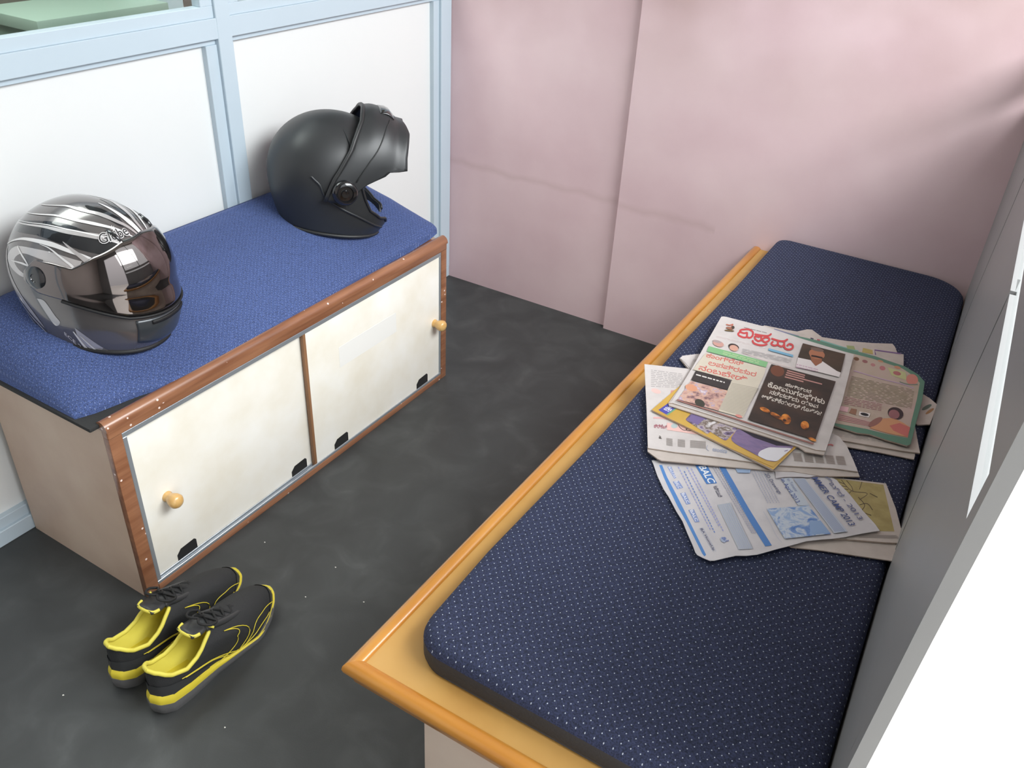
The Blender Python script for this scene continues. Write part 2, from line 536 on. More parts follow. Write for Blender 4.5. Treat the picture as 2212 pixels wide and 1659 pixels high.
DY = -1.812
wr = wobj('wall_right', [
    (-0.455, 0.0, 0.0, 0.970, 0.0, 0.014), (-1.232, -0.468, 0.0, 0.970, 0.0, 0.014), (DY + 0.035, -1.245, 0.0, 0.970, 0.0, 0.014),
    (-0.468, -0.455, 0.0, 0.970, 0.008, 0.014), (-1.245, -1.232, 0.0, 0.970, 0.008, 0.014),
    (DY + 0.035, 0.0, 2.55, 2.6, 0.0, 0.014), (-3.6, -2.85, 0.0, 2.6, 0.0, 0.014), (-2.85, DY, 2.15, 2.6, 0.0, 0.014)], M_alu_g, kind='structure')
wobj('door_1', [(DY, DY + 0.035, 0.0, 2.6, -0.001, 0.014, 1, 6), (-2.85, DY, 2.10, 2.15, 0.0, 0.014), (-2.88, -2.85, 0.0, 2.15, -0.001, 0.014)], M_alu_g, kind='structure')
w5 = wobj('window_5', [(DY + 0.035, 0.0, 1.021, 1.11, 0.0, 0.014), (DY + 0.035, 0.0, 2.50, 2.55, 0.0, 0.014),
                       (-0.03, 0.0, 1.11, 2.50, 0.0, 0.014, 1, 4), (-0.91, -0.87, 1.11, 2.50, 0.003, 0.013, 1, 4), (DY + 0.035, DY + 0.06, 1.11, 2.50, 0.0, 0.014, 1, 4)], M_alu_g, kind='structure')
wobj('pane', [(DY + 0.06, -0.03, 1.11, 2.50, 0.006, 0.010)], M_glass, w5)
wobj('lower_pane', [(DY + 0.035, -0.003, 0.970, 1.021, 0.006, 0.010)], M_glass, w5)
tag(boxo('ground', (1.80, -6, -0.06), (7, 4, -0.005), mat('sunlit_concrete', (225, 222, 214), 0.9)), kind='structure')

# ================================================================ low shoe cabinet on the left
CX, CY0, CY1, CZ = 0.404, -1.720, -0.595, 0.455
cab = empty('shoe_cabinet', (0.2, -1.157, 0), 0, 'low beige cabinet with two cream sliding doors and brown wood edging', 'cabinet')
def cloc(a): return (a[0] - 0.2, a[1] + 1.157, a[2])
def cbox(name, a, b, m, bev=0.0, parent=None, seg=2): return boxo(name, cloc(a), cloc(b), m, parent or cab, bev, seg)
cbox('side_panel', (0.004, CY0, 0.0), (0.388, CY0 + 0.016, CZ), M_beige)
cbox('side_panel', (0.004, CY1 - 0.016, 0.0), (0.388, CY1, CZ), M_beige)
cbox('top_panel', (0.004, CY0 + 0.016, CZ - 0.018), (0.388, CY1 - 0.016, CZ), M_brown)
cbox('bottom_panel', (0.004, CY0 + 0.016, 0.004), (0.372, CY1 - 0.016, 0.020), M_beige)
cbox('back_panel', (0.004, CY0 + 0.016, 0.02), (0.010, CY1 - 0.016, CZ - 0.018), M_beige)
# edging: top rail is a rounded strip that stands a little proud
def strip(name, pts, m):
    return None
bm = bmesh.new()
box_bm(bm, cloc((0.386, CY0 + 0.0, 0.0)), cloc((CX, CY0 + 0.030, 0.432)), 0.003, 2)
box_bm(bm, cloc((0.386, CY1 - 0.026, 0.0)), cloc((CX, CY1, 0.440)), 0.003, 2)
box_bm(bm, cloc((0.386, CY0 + 0.030, 0.0)), cloc((CX, CY1 - 0.026, 0.018)), 0.003, 2)
box_bm(bm, cloc((0.386, CY0 + 0.0, 0.430)), cloc((CX + 0.001, CY1, 0.452)), 0.004, 3)
bmesh.ops.recalc_face_normals(bm, faces=bm.faces)
autosmooth(ob_bm('edging', bm, M_brown, cab))
# half-round nosing on top of the front edge
vs, fs = [], []
n = 10
for y in (CY0 - 0.001, CY1 + 0.001):
    for k in range(n + 1):
        a = PI * k / n
        vs.append(cloc((CX - 0.0135 + 0.0165 * math.cos(a), y, 0.450 + 0.0200 * math.sin(a))))
for k in range(n):
    fs.append((k, k + 1, n + 1 + k + 1, n + 1 + k))
fs.append(tuple(range(n + 1))); fs.append(tuple(range(n + 1, 2 * n + 2))); fs.append((0, n, 2 * n + 1, n + 1))
autosmooth(ob('nosing', vs, fs, M_brown, cab))
# aluminium tracks
bm = bmesh.new()
box_bm(bm, cloc((0.380, CY0 + 0.030, 0.418)), cloc((0.4025, CY1 - 0.026, 0.430)), 0.001, 1)
box_bm(bm, cloc((0.398, CY0 + 0.030, 0.018)), cloc((0.4025, CY1 - 0.026, 0.026)), 0.0008, 1)
box_bm(bm, cloc((0.389, CY0 + 0.030, 0.018)), cloc((0.3915, CY1 - 0.026, 0.027)), 0.0005, 1)
box_bm(bm, cloc((0.378, CY0 + 0.030, 0.018)), cloc((0.381, CY1 - 0.026, 0.029)), 0.0005, 1)
box_bm(bm, cloc((0.378, CY0 + 0.030, 0.018)), cloc((0.4025, CY1 - 0.026, 0.0195)), 0, 1)
box_bm(bm, cloc((0.390, CY0 + 0.030, 0.026)), cloc((0.4025, CY0 + 0.040, 0.418)), 0.001, 1)
box_bm(bm, cloc((0.390, CY1 - 0.034, 0.026)), cloc((0.4025, CY1 - 0.026, 0.418)), 0.001, 1)
bmesh.ops.recalc_face_normals(bm, faces=bm.faces)
ob_bm('sliding_track', bm, M_track, cab)
M_knob = wood_mat('knob_wood', (206, 160, 92), (224, 184, 120), 0.3, 0.5)
M_hole = mat('notch_black', (26, 26, 26), 0.8)
M_strip = wood_mat('door_edge_wood', (120, 84, 56), (150, 110, 78), 0.5, 0.0, axis=(30, 30, 2))


def sliding_door(y0, y1, x0, knob_y, notches, tape=None):
    d = cbox('door', (x0, y0, 0.0205), (x0 + 0.008, y1, 0.420), M_cream, 0.001)
    kb = lathe('knob', [(0.0, 0), (0.0125, 0.0), (0.0125, 0.003), (0.0105, 0.006), (0.0108, 0.010), (0.0135, 0.015), (0.0165, 0.023), (0.0168, 0.031), (0.013, 0.037), (0.006, 0.040), (0.0, 0.0405)],
               M_knob, d, 24, 'X', cloc((x0 + 0.008, knob_y, 0.212)))
    for a in notches:
        pts = [(a, 0.0215), (a, 0.042), (a + 0.012, 0.054), (a + 0.050, 0.056), (a + 0.055, 0.051), (a + 0.055, 0.0215)]
        bm = bmesh.new()
        f0 = [bm.verts.new(cloc((x0 + 0.0075, y, z))) for y, z in pts]; f1 = [bm.verts.new(cloc((x0 + 0.0086, y, z))) for y, z in pts]
        bm.faces.new(f0); bm.faces.new(f1)
        for i in range(6):
            bm.faces.new((f0[i], f0[(i + 1) % 6], f1[(i + 1) % 6], f1[i]))
        bmesh.ops.recalc_face_normals(bm, faces=bm.faces)
        ob_bm('finger_notch', bm, M_hole, d)
    return d


dl = sliding_door(CY0 + 0.034, -1.172, 0.3805, -1.615, [-1.622, -1.258])
dr = sliding_door(-1.184, CY1 - 0.030, 0.3920, -0.652, [-1.108, -0.742])
cbox('door_edge_strip', (0.3915, -1.1865, 0.0205), (0.4012, -1.1775, 0.420), M_strip, 0.001, dr)
tp = cbox('tape_strip', (0.4000, -1.065, 0.265), (0.4003, -0.83, 0.325), mat('clear_tape', (244, 243, 238), 0.15, coat=0.5), 0, dr)
tp['label'] = 'pale shiny strip of tape stuck across the door'


# cushion on the cabinet: thick against the partition, thin along the front
def Ltop(x):
    return linterp(x, [(0, .587), (.06, .583), (.12, .572), (.2, .552), (.28, .522), (.34, .495), (.38, .478), (.40, .470)])
def Lz(x, y, xf):
    e0 = min(1, max(0, (y + 1.738) / 0.115)); e1 = min(1, max(0, (-0.552 - y) / 0.10))
    e = math.sqrt(max(0, 1 - (1 - e0) ** 2)) * math.sqrt(max(0, 1 - (1 - e1) ** 2))
    fr = min(1, max(0, (xf - x) / 0.022)); fr = math.sqrt(max(0, 1 - (1 - fr) ** 2))
    return 0.4585 + 0.006 + max(0, (Ltop(x) - 0.4645)) * e * (0.25 + 0.75 * fr)
NX, NY = 40, 110
vs, fs = [], []
for j in range(NY + 1):
    v = j / NY; v = 0.5 - 0.5 * math.cos(PI * v) if True else v
    y = -1.736 + 1.184 * v
    xf = linterp(y, [(-1.736, .338), (-1.70, .352), (-1.62, .368), (-1.57, .384), (-1.52, .392), (-1.15, .386), (-0.80, .374), (-0.62, .362), (-0.57, .352), (-0.552, .33)])
    for i in range(NX + 1):
        u = 1 - (1 - i / NX) ** 1.6
        x = 0.003 + (xf - 0.003) * u
        vs.append((x - 0.2, y + 1.157, Lz(x, y, xf)))
W = NX + 1
for j in range(NY):
    for i in range(NX):
        fs.append((j * W + i, j * W + i + 1, (j + 1) * W + i + 1, (j + 1) * W + i))
rim = [i for i in range(W)] + [j * W + NX for j in range(1, NY + 1)] + [NY * W + i for i in range(NX - 1, -1, -1)] + [j * W for j in range(NY - 1, 0, -1)]
base = len(vs)
for r_ in rim:
    vs.append((vs[r_][0], vs[r_][1], 0.4575))
for k in range(len(rim)):
    l = (k + 1) % len(rim)
    fs.append((rim[k], base + k, base + l, rim[l]))
fs.append(tuple(base + k for k in range(len(rim))))
cl = empty('seat_cushion', (0.2, -1.157, 0), 0, 'bright blue dotted cushion lying on the low cabinet under both helmets', 'cushion')
ob('padding', vs, fs, M_fabL, cl, smooth=True)
bm = bmesh.new()
box_bm(bm, (0.06 - 0.2, -1.742 + 1.157, 0.4552), (0.388 - 0.2, -1.585 + 1.157, 0.4640), 0.003, 2)
bmesh.ops.recalc_face_normals(bm, faces=bm.faces)
bk = autosmooth(ob_bm('backing_cloth', bm, M_blk, cl)); bk['label'] = 'black backing cloth showing at the front corner'

# ================================================================ bench on the right
BX, BY, BZ = 1.124, -1.871, 0.430
bn = empty('bench', (1.45, -0.93, 0), 0, 'wide bench with yellow varnished board top and rounded orange wood edge', 'bench')
def bl(a): return (a[0] - 1.45, a[1] + 0.93, a[2])
def seatright(y): return 1.7145
vs = []
ys = [BY + 0.018, -1.2, -0.5, -SD - 0.001]
for z in (0.408, BZ):
    for y in ys:
        vs.append(bl((BX + 0.018, y, z))); vs.append(bl((seatright(y), y, z)))
fs = []
for k in range(3):
    for o_ in (0, 8):
        fs.append((o_ + 2 * k, o_ + 2 * k + 1, o_ + 2 * k + 3, o_ + 2 * k + 2))
    fs.append((2 * k, 2 * k + 2, 8 + 2 * k + 2, 8 + 2 * k)); fs.append((2 * k + 1, 2 * k + 3, 8 + 2 * k + 3, 8 + 2 * k + 1))
fs += [(0, 1, 9, 8), (6, 7, 15, 14)]
o_ = ob('top_board', vs, fs, M_board, bn)
b2 = bmesh.new(); b2.from_mesh(o_.data); bmesh.ops.recalc_face_normals(b2, faces=b2.faces); b2.to_mesh(o_.data); b2.free()


def moulding(name, start, end, outward, m, mitre0=0, mitre1=0):
    """rounded edge moulding; profile in (out, z), mitred at its ends"""
    pr = [(-0.021, 0.4302), (-0.019, 0.4335), (-0.014, 0.4365), (-0.007, 0.4370), (-0.001, 0.4350), (0.003, 0.430), (0.0045, 0.423), (0.003, 0.416),
          (-0.001, 0.411), (-0.003, 0.405), (-0.006, 0.400), (-0.008, 0.392), (-0.011, 0.388), (-0.018, 0.388), (-0.021, 0.400)]
    s, e, w = Vector(start), Vector(end), Vector(outward)
    t = (e - s).normalized()
    vs, fs = [], []
    for P_, mt in ((s, mitre0), (e, mitre1)):
        for q, z in pr:
            p = P_ + w * q + t * (mt * q); vs.append(bl((p.x, p.y, z)))
    n_ = len(pr)
    for k in range(n_):
        fs.append((k, (k + 1) % n_, n_ + (k + 1) % n_, n_ + k))
    fs.append(tuple(range(n_))); fs.append(tuple(range(n_, 2 * n_)))
    o = ob(name, vs, fs, m, bn)
    b_ = bmesh.new(); b_.from_mesh(o.data); bmesh.ops.recalc_face_normals(b_, faces=b_.faces); b_.to_mesh(o.data); b_.free()
    return autosmooth(o, 50)


moulding('front_moulding', (BX, BY, 0), (BX + 0.004, -SD - 0.001, 0), (-1, 0, 0), M_orange, mitre0=-1)
moulding('end_moulding', (BX, BY, 0), (seatright(BY), BY, 0), (0, -1, 0), wood_mat('orange_varnished_wood_end', (178, 114, 40), (198, 138, 60), 0.3, 0.6, axis=(2, 18, 18)), mitre0=-1)
M_pinkbeige = mottled('bench_laminate', 5, [(0.3, (205, 184, 168)), (0.6, (218, 200, 184)), (0.8, (212, 190, 176))], 0.5)
boxo('side_panel', bl((1.235, -1.832, 0)), bl((seatright(-1.83), -1.814, 0.4075)), M_pinkbeige, bn, 0.001)
boxo('front_panel', bl((1.235, -1.814, 0)), bl((1.253, -SD - 0.001, 0.4075)), M_pinkbeige, bn, 0.001)
# cushion on the bench
cu = empty('bench_cushion', (1.45, -0.93, 0), 0, 'large navy cushion dotted with white on the bench under the newspapers', 'cushion')
CT = 0.487
def outline(inset):
    x0, y0, y1 = 1.196 + inset, -1.812 + inset, -SD - 0.004 - inset
    pts = []
    def arc(cx, cy, r, a0, a1, n_=10):
        for k in range(n_ + 1):
            a = math.radians(a0 + (a1 - a0) * k / n_)
            pts.append((cx + r * math.cos(a), cy + r * math.sin(a)))
    xr = lambda y: wallx(y, 0.49) - 0.003 - inset
    r = 0.055 - inset * 0.5
    arc(x0 + r, y0 + r, r, 180, 270)
    for y in (0,):
        pts.append((xr(y0) - 0.02, y0)); pts.append((xr(y0), y0 + 0.02))
    for y in (-1.5, -1.2, -0.9, -0.6, -0.4):
        pts.append((xr(y), y))
    arc(xr(-0.1) - 0.10, y1 - 0.10, 0.10, 0, 90)
    arc(x0 + 0.03, y1 - 0.03, 0.03, 90, 180, 6)
    for y in (-0.4, -0.8, -1.2, -1.6):
        pts.append((x0 + 0.004 * math.sin(y * 9), y))
    return pts
lev = [(0.0, 0.4325), (-0.002, 0.440), (-0.002, 0.468), (0.001, 0.4765), (0.006, 0.483), (0.014, 0.4862), (0.03, CT)]
vs, fs = [], []
L0 = [outline(i_) for i_, _ in lev]; n_ = len(L0[0])
for L_, (_, z) in zip(L0, lev):
    for x, y in L_:
        vs.append(bl((x, y, z)))
for k in range(len(lev) - 1):
    for i in range(n_):
        j = (i + 1) % n_
        fs.append((k * n_ + i, k * n_ + j, (k + 1) * n_ + j, (k + 1) * n_ + i))
side_f = fs[:2 * n_]; top_f = fs[2 * n_:] + [tuple((len(lev) - 1) * n_ + i for i in range(n_))]
autosmooth(ob('top_cover', vs, top_f, M_fabR, cu), 60)
sb = ob('side_band', vs[:3 * n_], side_f + [tuple(range(n_))], M_band, cu, smooth=True); sb['label'] = 'plain black side band'


# ================================================================ papers
def ink(rgb, rough=0.75):
    return mat('ink_%02x%02x%02x' % tuple(int(v) for v in rgb), rgb, rough)


def glyphs(s, bold=0.0):
    c = bpy.data.curves.new('t', 'FONT'); c.body = s; c.offset = bold; c.resolution_u = 3
    o = bpy.data.objects.new('t', c); COL.objects.link(o)
    dg = bpy.context.evaluated_depsgraph_get()
    me = bpy.data.meshes.new_from_object(o.evaluated_get(dg))
    V = [(v.co.x, v.co.y) for v in me.vertices]; F = [tuple(p.vertices) for p in me.polygons]
    bpy.data.objects.remove(o); bpy.data.curves.remove(c); bpy.data.meshes.remove(me)
    return V, F


class Sheet:
    def __init__(self, z, gx=0.0, gy=0.0, conv=None, amp=0.0006, ph=0.0):
        self.z, self.gx, self.gy = z, gx, gy
        self.conv = conv or (lambda x, y: (x, y))
        self.amp, self.ph = amp, ph
        self.V, self.F, self.MI, self.mats, self.lv = [], [], [], [], 0

    def xy(self, p):
        return at_plane(*self.conv(*p), self.z, self.gx, self.gy)

    def zf(self, x, y):
        return self.z + self.gx * x + self.gy * y + self.amp * (math.sin(x * 23 + self.ph) + math.sin(y * 19 + x * 7 + self.ph))

    def mi(self, m):
        if m not in self.mats: self.mats.append(m)
        return self.mats.index(m)

    def emit(self, bm, m, off):
        bmesh.ops.triangulate(bm, faces=bm.faces)
        if bm.verts:
            xs = [v.co.x for v in bm.verts]; ys = [v.co.y for v in bm.verts]
            g = 0.03
            for ax, lo_, hi_ in ((0, min(xs), max(xs)), (1, min(ys), max(ys))):
                k = math.ceil(lo_ / g) * g
                while k < hi_:
                    co = [0, 0, 0]; no = [0, 0, 0]; co[ax] = k; no[ax] = 1
                    bmesh.ops.bisect_plane(bm, geom=bm.verts[:] + bm.edges[:] + bm.faces[:], plane_co=co, plane_no=no)
                    k += g
        b0 = len(self.V); i_ = self.mi(m)
        bm.verts.index_update()
        for v in bm.verts:
            self.V.append((v.co.x, v.co.y, self.zf(v.co.x, v.co.y) + off))
        for f in bm.faces:
            ids = [b0 + v.index for v in f.verts]
            a, b, c = (Vector(self.V[k]) for k in ids[:3])
            if (b - a).cross(c - a).z < 0: ids = ids[::-1]
            self.F.append(ids); self.MI.append(i_)

    def nextoff(self):
        self.lv += 1
        return 0.00012 + 0.00004 * self.lv

    def poly(self, pts, m, off=None, world=False):
        bm = bmesh.new()
        vs = [bm.verts.new((p[0], p[1], 0) if world else (*self.xy(p).xy, 0)) for p in pts]
        bm.faces.new(vs)
        self.emit(bm, m, self.nextoff() if off is None else off)

    def ell(self, cx, cy, rx, ry, m, rot=0, n=18):
        c, s = math.cos(rot), math.sin(rot)
        self.poly([(cx + rx * math.cos(2 * PI * k / n) * c - ry * math.sin(2 * PI * k / n) * s, cy + rx * math.cos(2 * PI * k / n) * s + ry * math.sin(2 * PI * k / n) * c) for k in range(n)], m)

    def rpoly(self, pts, m, r=12):
        """polygon with rounded corners"""
        out = []
        n = len(pts)
        for i in range(n):
            p = Vector(pts[i]); a = Vector(pts[i - 1]); b = Vector(pts[(i + 1) % n])
            da = (a - p); db = (b - p)
            s_ = p + da.normalized() * min(r, da.length * .45); e_ = p + db.normalized() * min(r, db.length * .45)
            for k in range(5):
                t = k / 4
                out.append(tuple(s_ * (1 - t) ** 2 + p * 2 * t * (1 - t) + e_ * t * t))
        self.poly(out, m)

    def stroke(self, pts, w, m, sm=True):
        P = crom(pts, 5) if sm and len(pts) > 2 else pts
        off = self.nextoff()
        bm = bmesh.new()
        L_, R_ = [], []
        for i, p in enumerate(P):
            a = Vector(P[max(0, i - 1)]); b = Vector(P[min(len(P) - 1, i + 1)])
            t = (b - a).normalized() if (b - a).length > 1e-6 else Vector((1, 0))
            nn = Vector((-t.y, t.x)) * w / 2
            L_.append(bm.verts.new((*self.xy(Vector(p) + nn).xy, 0))); R_.append(bm.verts.new((*self.xy(Vector(p) - nn).xy, 0)))
        for i in range(len(P) - 1):
            bm.faces.new((L_[i], L_[i + 1], R_[i + 1], R_[i]))
        self.emit(bm, m, off)
        if w > 12:
            for p in (P[0], P[-1]): self.ell(p[0], p[1], w / 2, w / 2, m, n=10)

    def lines(self, a, b, c, d, n, m, frac=0.4, gaps=0, lead=None):
        """n thin print lines across the quad a(top-left) b(top-right) c(bottom-right) d(bottom-left)"""
        a, b, c, d = map(Vector, (a, b, c, d))
        rnd = random.Random(int(a.x + n))
        bm = bmesh.new()
        for k in range(n):
            t0 = (k + 0.5 - frac / 2) / n; t1 = (k + 0.5 + frac / 2) / n
            l0, r0, l1, r1 = a.lerp(d, t0), b.lerp(c, t0), a.lerp(d, t1), b.lerp(c, t1)
            u = 0.0
            while u < 1:
                v = min(1, u + (rnd.uniform(0.08, 0.3) if gaps else 1.0))
                ve = max(u, v - (0.035 if gaps else 0))
                bm.faces.new([bm.verts.new((*self.xy(q).xy, 0)) for q in (l0.lerp(r0, u), l0.lerp(r0, ve), l1.lerp(r1, ve), l1.lerp(r1, u))])
                u = v
        self.emit(bm, m, self.nextoff())

    def text(self, s, o, e, up, m, bold=0.01):
        """baseline from o to e, cap height towards up"""
        V, F = glyphs(s, bold)
        if not V: return
        x0 = min(v[0] for v in V); x1 = max(v[0] for v in V)
        O, E_, U = Vector(o), Vector(e), Vector(up)
        bm = bmesh.new()
        vs = [bm.verts.new((*self.xy(O + (E_ - O) * ((v[0] - x0) / (x1 - x0)) + (U - O) * (v[1] / 0.7)).xy, 0)) for v in V]
        for f in F:
            try: bm.faces.new([vs[i] for i in f])
            except ValueError: pass
        self.emit(bm, m, self.nextoff())

    def leaf(self, pts, m, top=0.0, th=0.003, edge=None, world=False):
        """the paper itself: top face at offset top, thickness th below"""
        edge = edge or m
        P = [(p[0], p[1]) if world else tuple(self.xy(p).xy) for p in pts]
        self.poly(P, m, off=top, world=True)
        # dense rim wall
        R_ = []
        for i in range(len(P)):
            a, b = Vector(P[i]), Vector(P[(i + 1) % len(P)])
            k = max(1, int((b - a).length / 0.03))
            for j in range(k): R_.append(a.lerp(b, j / k))
        b0 = len(self.V); i_ = self.mi(edge); n_ = len(R_)
        for p in R_: self.V.append((p.x, p.y, self.zf(p.x, p.y) + top))
        for p in R_: self.V.append((p.x, p.y, self.zf(p.x, p.y) + top - th))
        for i in range(n_):
            j = (i + 1) % n_
            self.F.append([b0 + i, b0 + j, b0 + n_ + j, b0 + n_ + i]); self.MI.append(i_)
        bm = bmesh.new()
        bm.faces.new([bm.verts.new((p[0], p[1], 0)) for p in P])
        k0 = len(self.F)
        self.emit(bm, edge, top - th)
        for q in range(k0, len(self.F)): self.F[q] = self.F[q][::-1]

    def build(self, name, label, cat, group=None):
        c = Vector((sum(v[0] for v in self.V) / len(self.V), sum(v[1] for v in self.V) / len(self.V), min(v[2] for v in self.V)))
        o = ob(name, [Vector(v) - c for v in self.V], self.F, self.mats, fm=self.MI, loc=c)
        return tag(o, label, cat, group)


M_news = mottled('newsprint', 30, [(0.3, (184, 173, 166)), (0.6, (196, 185, 178))], 0.8)
M_newsw = mottled('newsprint_white', 30, [(0.3, (196, 189, 187)), (0.6, (206, 199, 197))], 0.8)
M_edge = mottled('paper_edge', 60, [(0.3, (170, 152, 138)), (0.6, (190, 174, 162))], 0.85)
GRP = 'newspapers spread over the bench cushion'
c4 = lambda x, y: (1360 + x / 4.096, 660 + y / 4.096)
cL = lambda x, y: (1480 + x / 5.82, 680 + y / 5.82)
c5 = lambda x, y: (1380 + x / 3.568, 940 + y / 3.568)
c6 = lambda x, y: (1700 + x / 4.607, 700 + y / 4.607)
r3 = lambda x, y: (1400 + x / 7.54, 1000 + y / 7.54)
r4 = lambda x, y: (1640 + x / 8.193, 1000 + y / 8.193)
r3to5 = lambda x, y: ((r3(x, y)[0] - 1380) * 3.568, (r3(x, y)[1] - 940) * 3.568)
r4to5 = lambda x, y: ((r4(x, y)[0] - 1380) * 3.568, (r4(x, y)[1] - 940) * 3.568)
cLto4 = lambda x, y: ((cL(x, y)[0] - 1360) * 4.096, (cL(x, y)[1] - 660) * 4.096)
cM = lambda x, y: (1480 + x / 5.82, 820 + y / 5.82)
cMto4 = lambda x, y: ((cM(x, y)[0] - 1360) * 4.096, (cM(x, y)[1] - 660) * 4.096)
GREY = ink((128, 120, 118)); LGREY = ink((156, 146, 142)); DARK = ink((58, 50, 46))

# --- E: folded paper under the blue flyer, olive picture
s = Sheet(0.4945, conv=c5, ph=1)
s.leaf([(1180, 850), (1420, 880), (1650, 915), (1900, 950), (2055, 972), (2045, 900), (2030, 840), (1900, 600), (1200, 500), (900, 700)], M_news, top=-0.0035, th=0.002, edge=M_edge)
s.leaf([(1300, 300), (1600, 335), (1905, 372), (1980, 560), (2052, 832), (1900, 828), (1500, 798), (1250, 760)], M_news, th=0.003, edge=M_edge)
s.poly([(1480, 330), (1885, 382), (1970, 742), (1780, 742), (1600, 500)], mottled('olive_print', 40, [(0.3, (150, 134, 84)), (0.6, (172, 156, 104))], 0.7))
for st in ([(1560, 345), (1640, 430), (1760, 450), (1700, 500)], [(1600, 350), (1640, 400), (1650, 440)], [(1640, 430), (1600, 470)], [(1700, 420), (1720, 360)], [(1690, 480), (1740, 540), (1720, 590), (1790, 620)],
           [(1590, 380), (1540, 360)], [(1600, 400), (1550, 390)], [(1615, 420), (1565, 415)], [(1780, 450), (1840, 480)], [(1700, 540), (1760, 530), (1800, 580)]):
    s.stroke(st, 5, ink((92, 78, 62)))
s.lines((1700, 770), (1980, 770), (2010, 800), (1690, 795), 3, LGREY)
s.build('newspaper', 'folded newspaper with an olive picture of bare branches, half under the blue flyer', 'newspaper', GRP)

# --- G: folded stack under the green-bordered paper
s = Sheet(0.4945, conv=c6, ph=2)
s.leaf([(200, 900), (430, 1155), (600, 1212), (900, 1262), (1270, 1332), (1280, 1290), (1250, 1000), (700, 700)], M_news, top=-0.0035, th=0.002, edge=M_edge)
s.leaf([(200, 800), (425, 1140), (800, 1205), (1150, 1262), (1325, 1282), (1300, 1150), (1270, 980), (800, 700)], M_news, th=0.003, edge=M_edge)
s.lines((470, 1070), (1180, 1190), (1180, 1215), (470, 1120), 6, LGREY, gaps=1)
s.build('newspaper', 'folded plain newsprint lying under the green-bordered page', 'newspaper', GRP)

# --- H: papers sticking out behind
s = Sheet(0.4935, conv=c6, ph=3)
s.leaf([(-230, 15), (-180, 25), (0, 60), (100, 75), (200, 52), (250, 55), (350, 130), (600, 170), (850, 190), (1050, 195), (1075, 225), (1100, 290), (1162, 300), (1160, 420), (900, 700), (0, 500), (-260, 100)], M_news, th=0.004, edge=M_edge)
s.poly([(235, 135), (265, 143), (262, 172), (232, 163)], ink((60, 50, 80))); s.poly([(300, 150), (330, 156), (325, 187), (296, 180)], ink((170, 80, 90)))
s.stroke([(340, 170), (450, 205), (560, 240), (700, 275)], 22, ink((120, 168, 158)))
s.poly([(755, 240), (850, 262), (855, 305), (745, 285)], ink((178, 160, 96))); s.poly([(590, 215), (665, 222), (680, 262), (600, 250)], ink((150, 160, 110)))
s.stroke([(1130, 295), (870, 262), (880, 310)], 12, ink((120, 90, 140)), sm=False)
s.stroke([(-130, 55), (0, 92), (120, 125)], 12, ink((120, 120, 150)))
s.build('newspaper', 'crumpled newspaper sticking out behind the top paper, with a row of small coloured boxes', 'newspaper', GRP)

# --- I: corner pointing at the wall
s = Sheet(0.4905, conv=c6, ph=4)
s.leaf([(1250, 700), (1362, 700), (1430, 745), (1492, 800), (1460, 900), (1422, 1000), (1300, 1003), (1150, 900)], M_news, th=0.0025, edge=M_edge)
s.ell(1390, 830, 55, 18, ink((96, 110, 100)), -0.5); s.ell(1420, 870, 50, 14, ink((160, 120, 84)), -0.6)
s.build('newspaper', 'newspaper of which only one pointed corner shows next to the grey wall', 'newspaper', GRP)

# --- J: white corner at the left of the top paper
s = Sheet(0.4945, conv=c4, ph=5)
s.leaf([(445, 466), (470, 445), (600, 428), (760, 440), (760, 640), (600, 660), (530, 570)], M_newsw, th=0.004, edge=M_edge)
s.stroke([(455, 475), (500, 520), (545, 575)], 4, GREY)
s.lines((560, 480), (620, 470), (620, 500), (570, 500), 2, LGREY)
s.build('newspaper', 'white newspaper corner peeking out left of the top paper near the bench edge', 'newspaper', GRP)

# --- D: blue printed flyer
gx_ = 0.012; zD = 0.4945 - gx_ * 1.30
s = Sheet(0.4975 - 0.018 * 1.64 + 0.0, gx=0.018, conv=c5, amp=0.0005, ph=0.3)
M_fly = mottled('flyer_paper', 30, [(0.3, (196, 192, 196)), (0.6, (205, 201, 204))], 0.7)
edgeL = [r3to5(*p) for p in [(60, -50), (90, 20), (150, 200), (250, 420), (340, 560), (460, 790), (560, 950), (640, 1150), (720, 1330), (770, 1460), (800, 1500), (900, 1550), (1000, 1590), (1080, 1590), (1240, 1550), (1430, 1505), (1600, 1505), (1780, 1485)]]
edgeB = [r4to5(*p) for p in [(90, 1580), (300, 1520), (560, 1455), (840, 1380), (1100, 1355), (1280, 1345), (1500, 1320), (1800, 1260), (2130, 1205), (2050, 1090), (1830, 850), (1600, 560), (1430, 380), (1370, 300), (1200, 215), (1040, 165), (600, 60), (0, 0)]]
s.leaf(edgeL + edgeB + [(600, 190), (100, 192)], M_fly, th=0.0009, edge=M_fly)
BL = ink((84, 134, 196)); BL2 = ink((110, 140, 200)); BLG = ink((166, 176, 200)); BLGG = ink((176, 186, 204))
R3 = lambda L_: [r3to5(*p) for p in L_]
R4 = lambda L_: [r4to5(*p) for p in L_]
s.poly(R3([(180, 30), (228, 30), (310, 230), (440, 480), (600, 800), (780, 1170), (945, 1500), (915, 1525), (880, 1480), (740, 1200), (620, 960), (480, 710), (330, 400), (250, 220)]), BL)
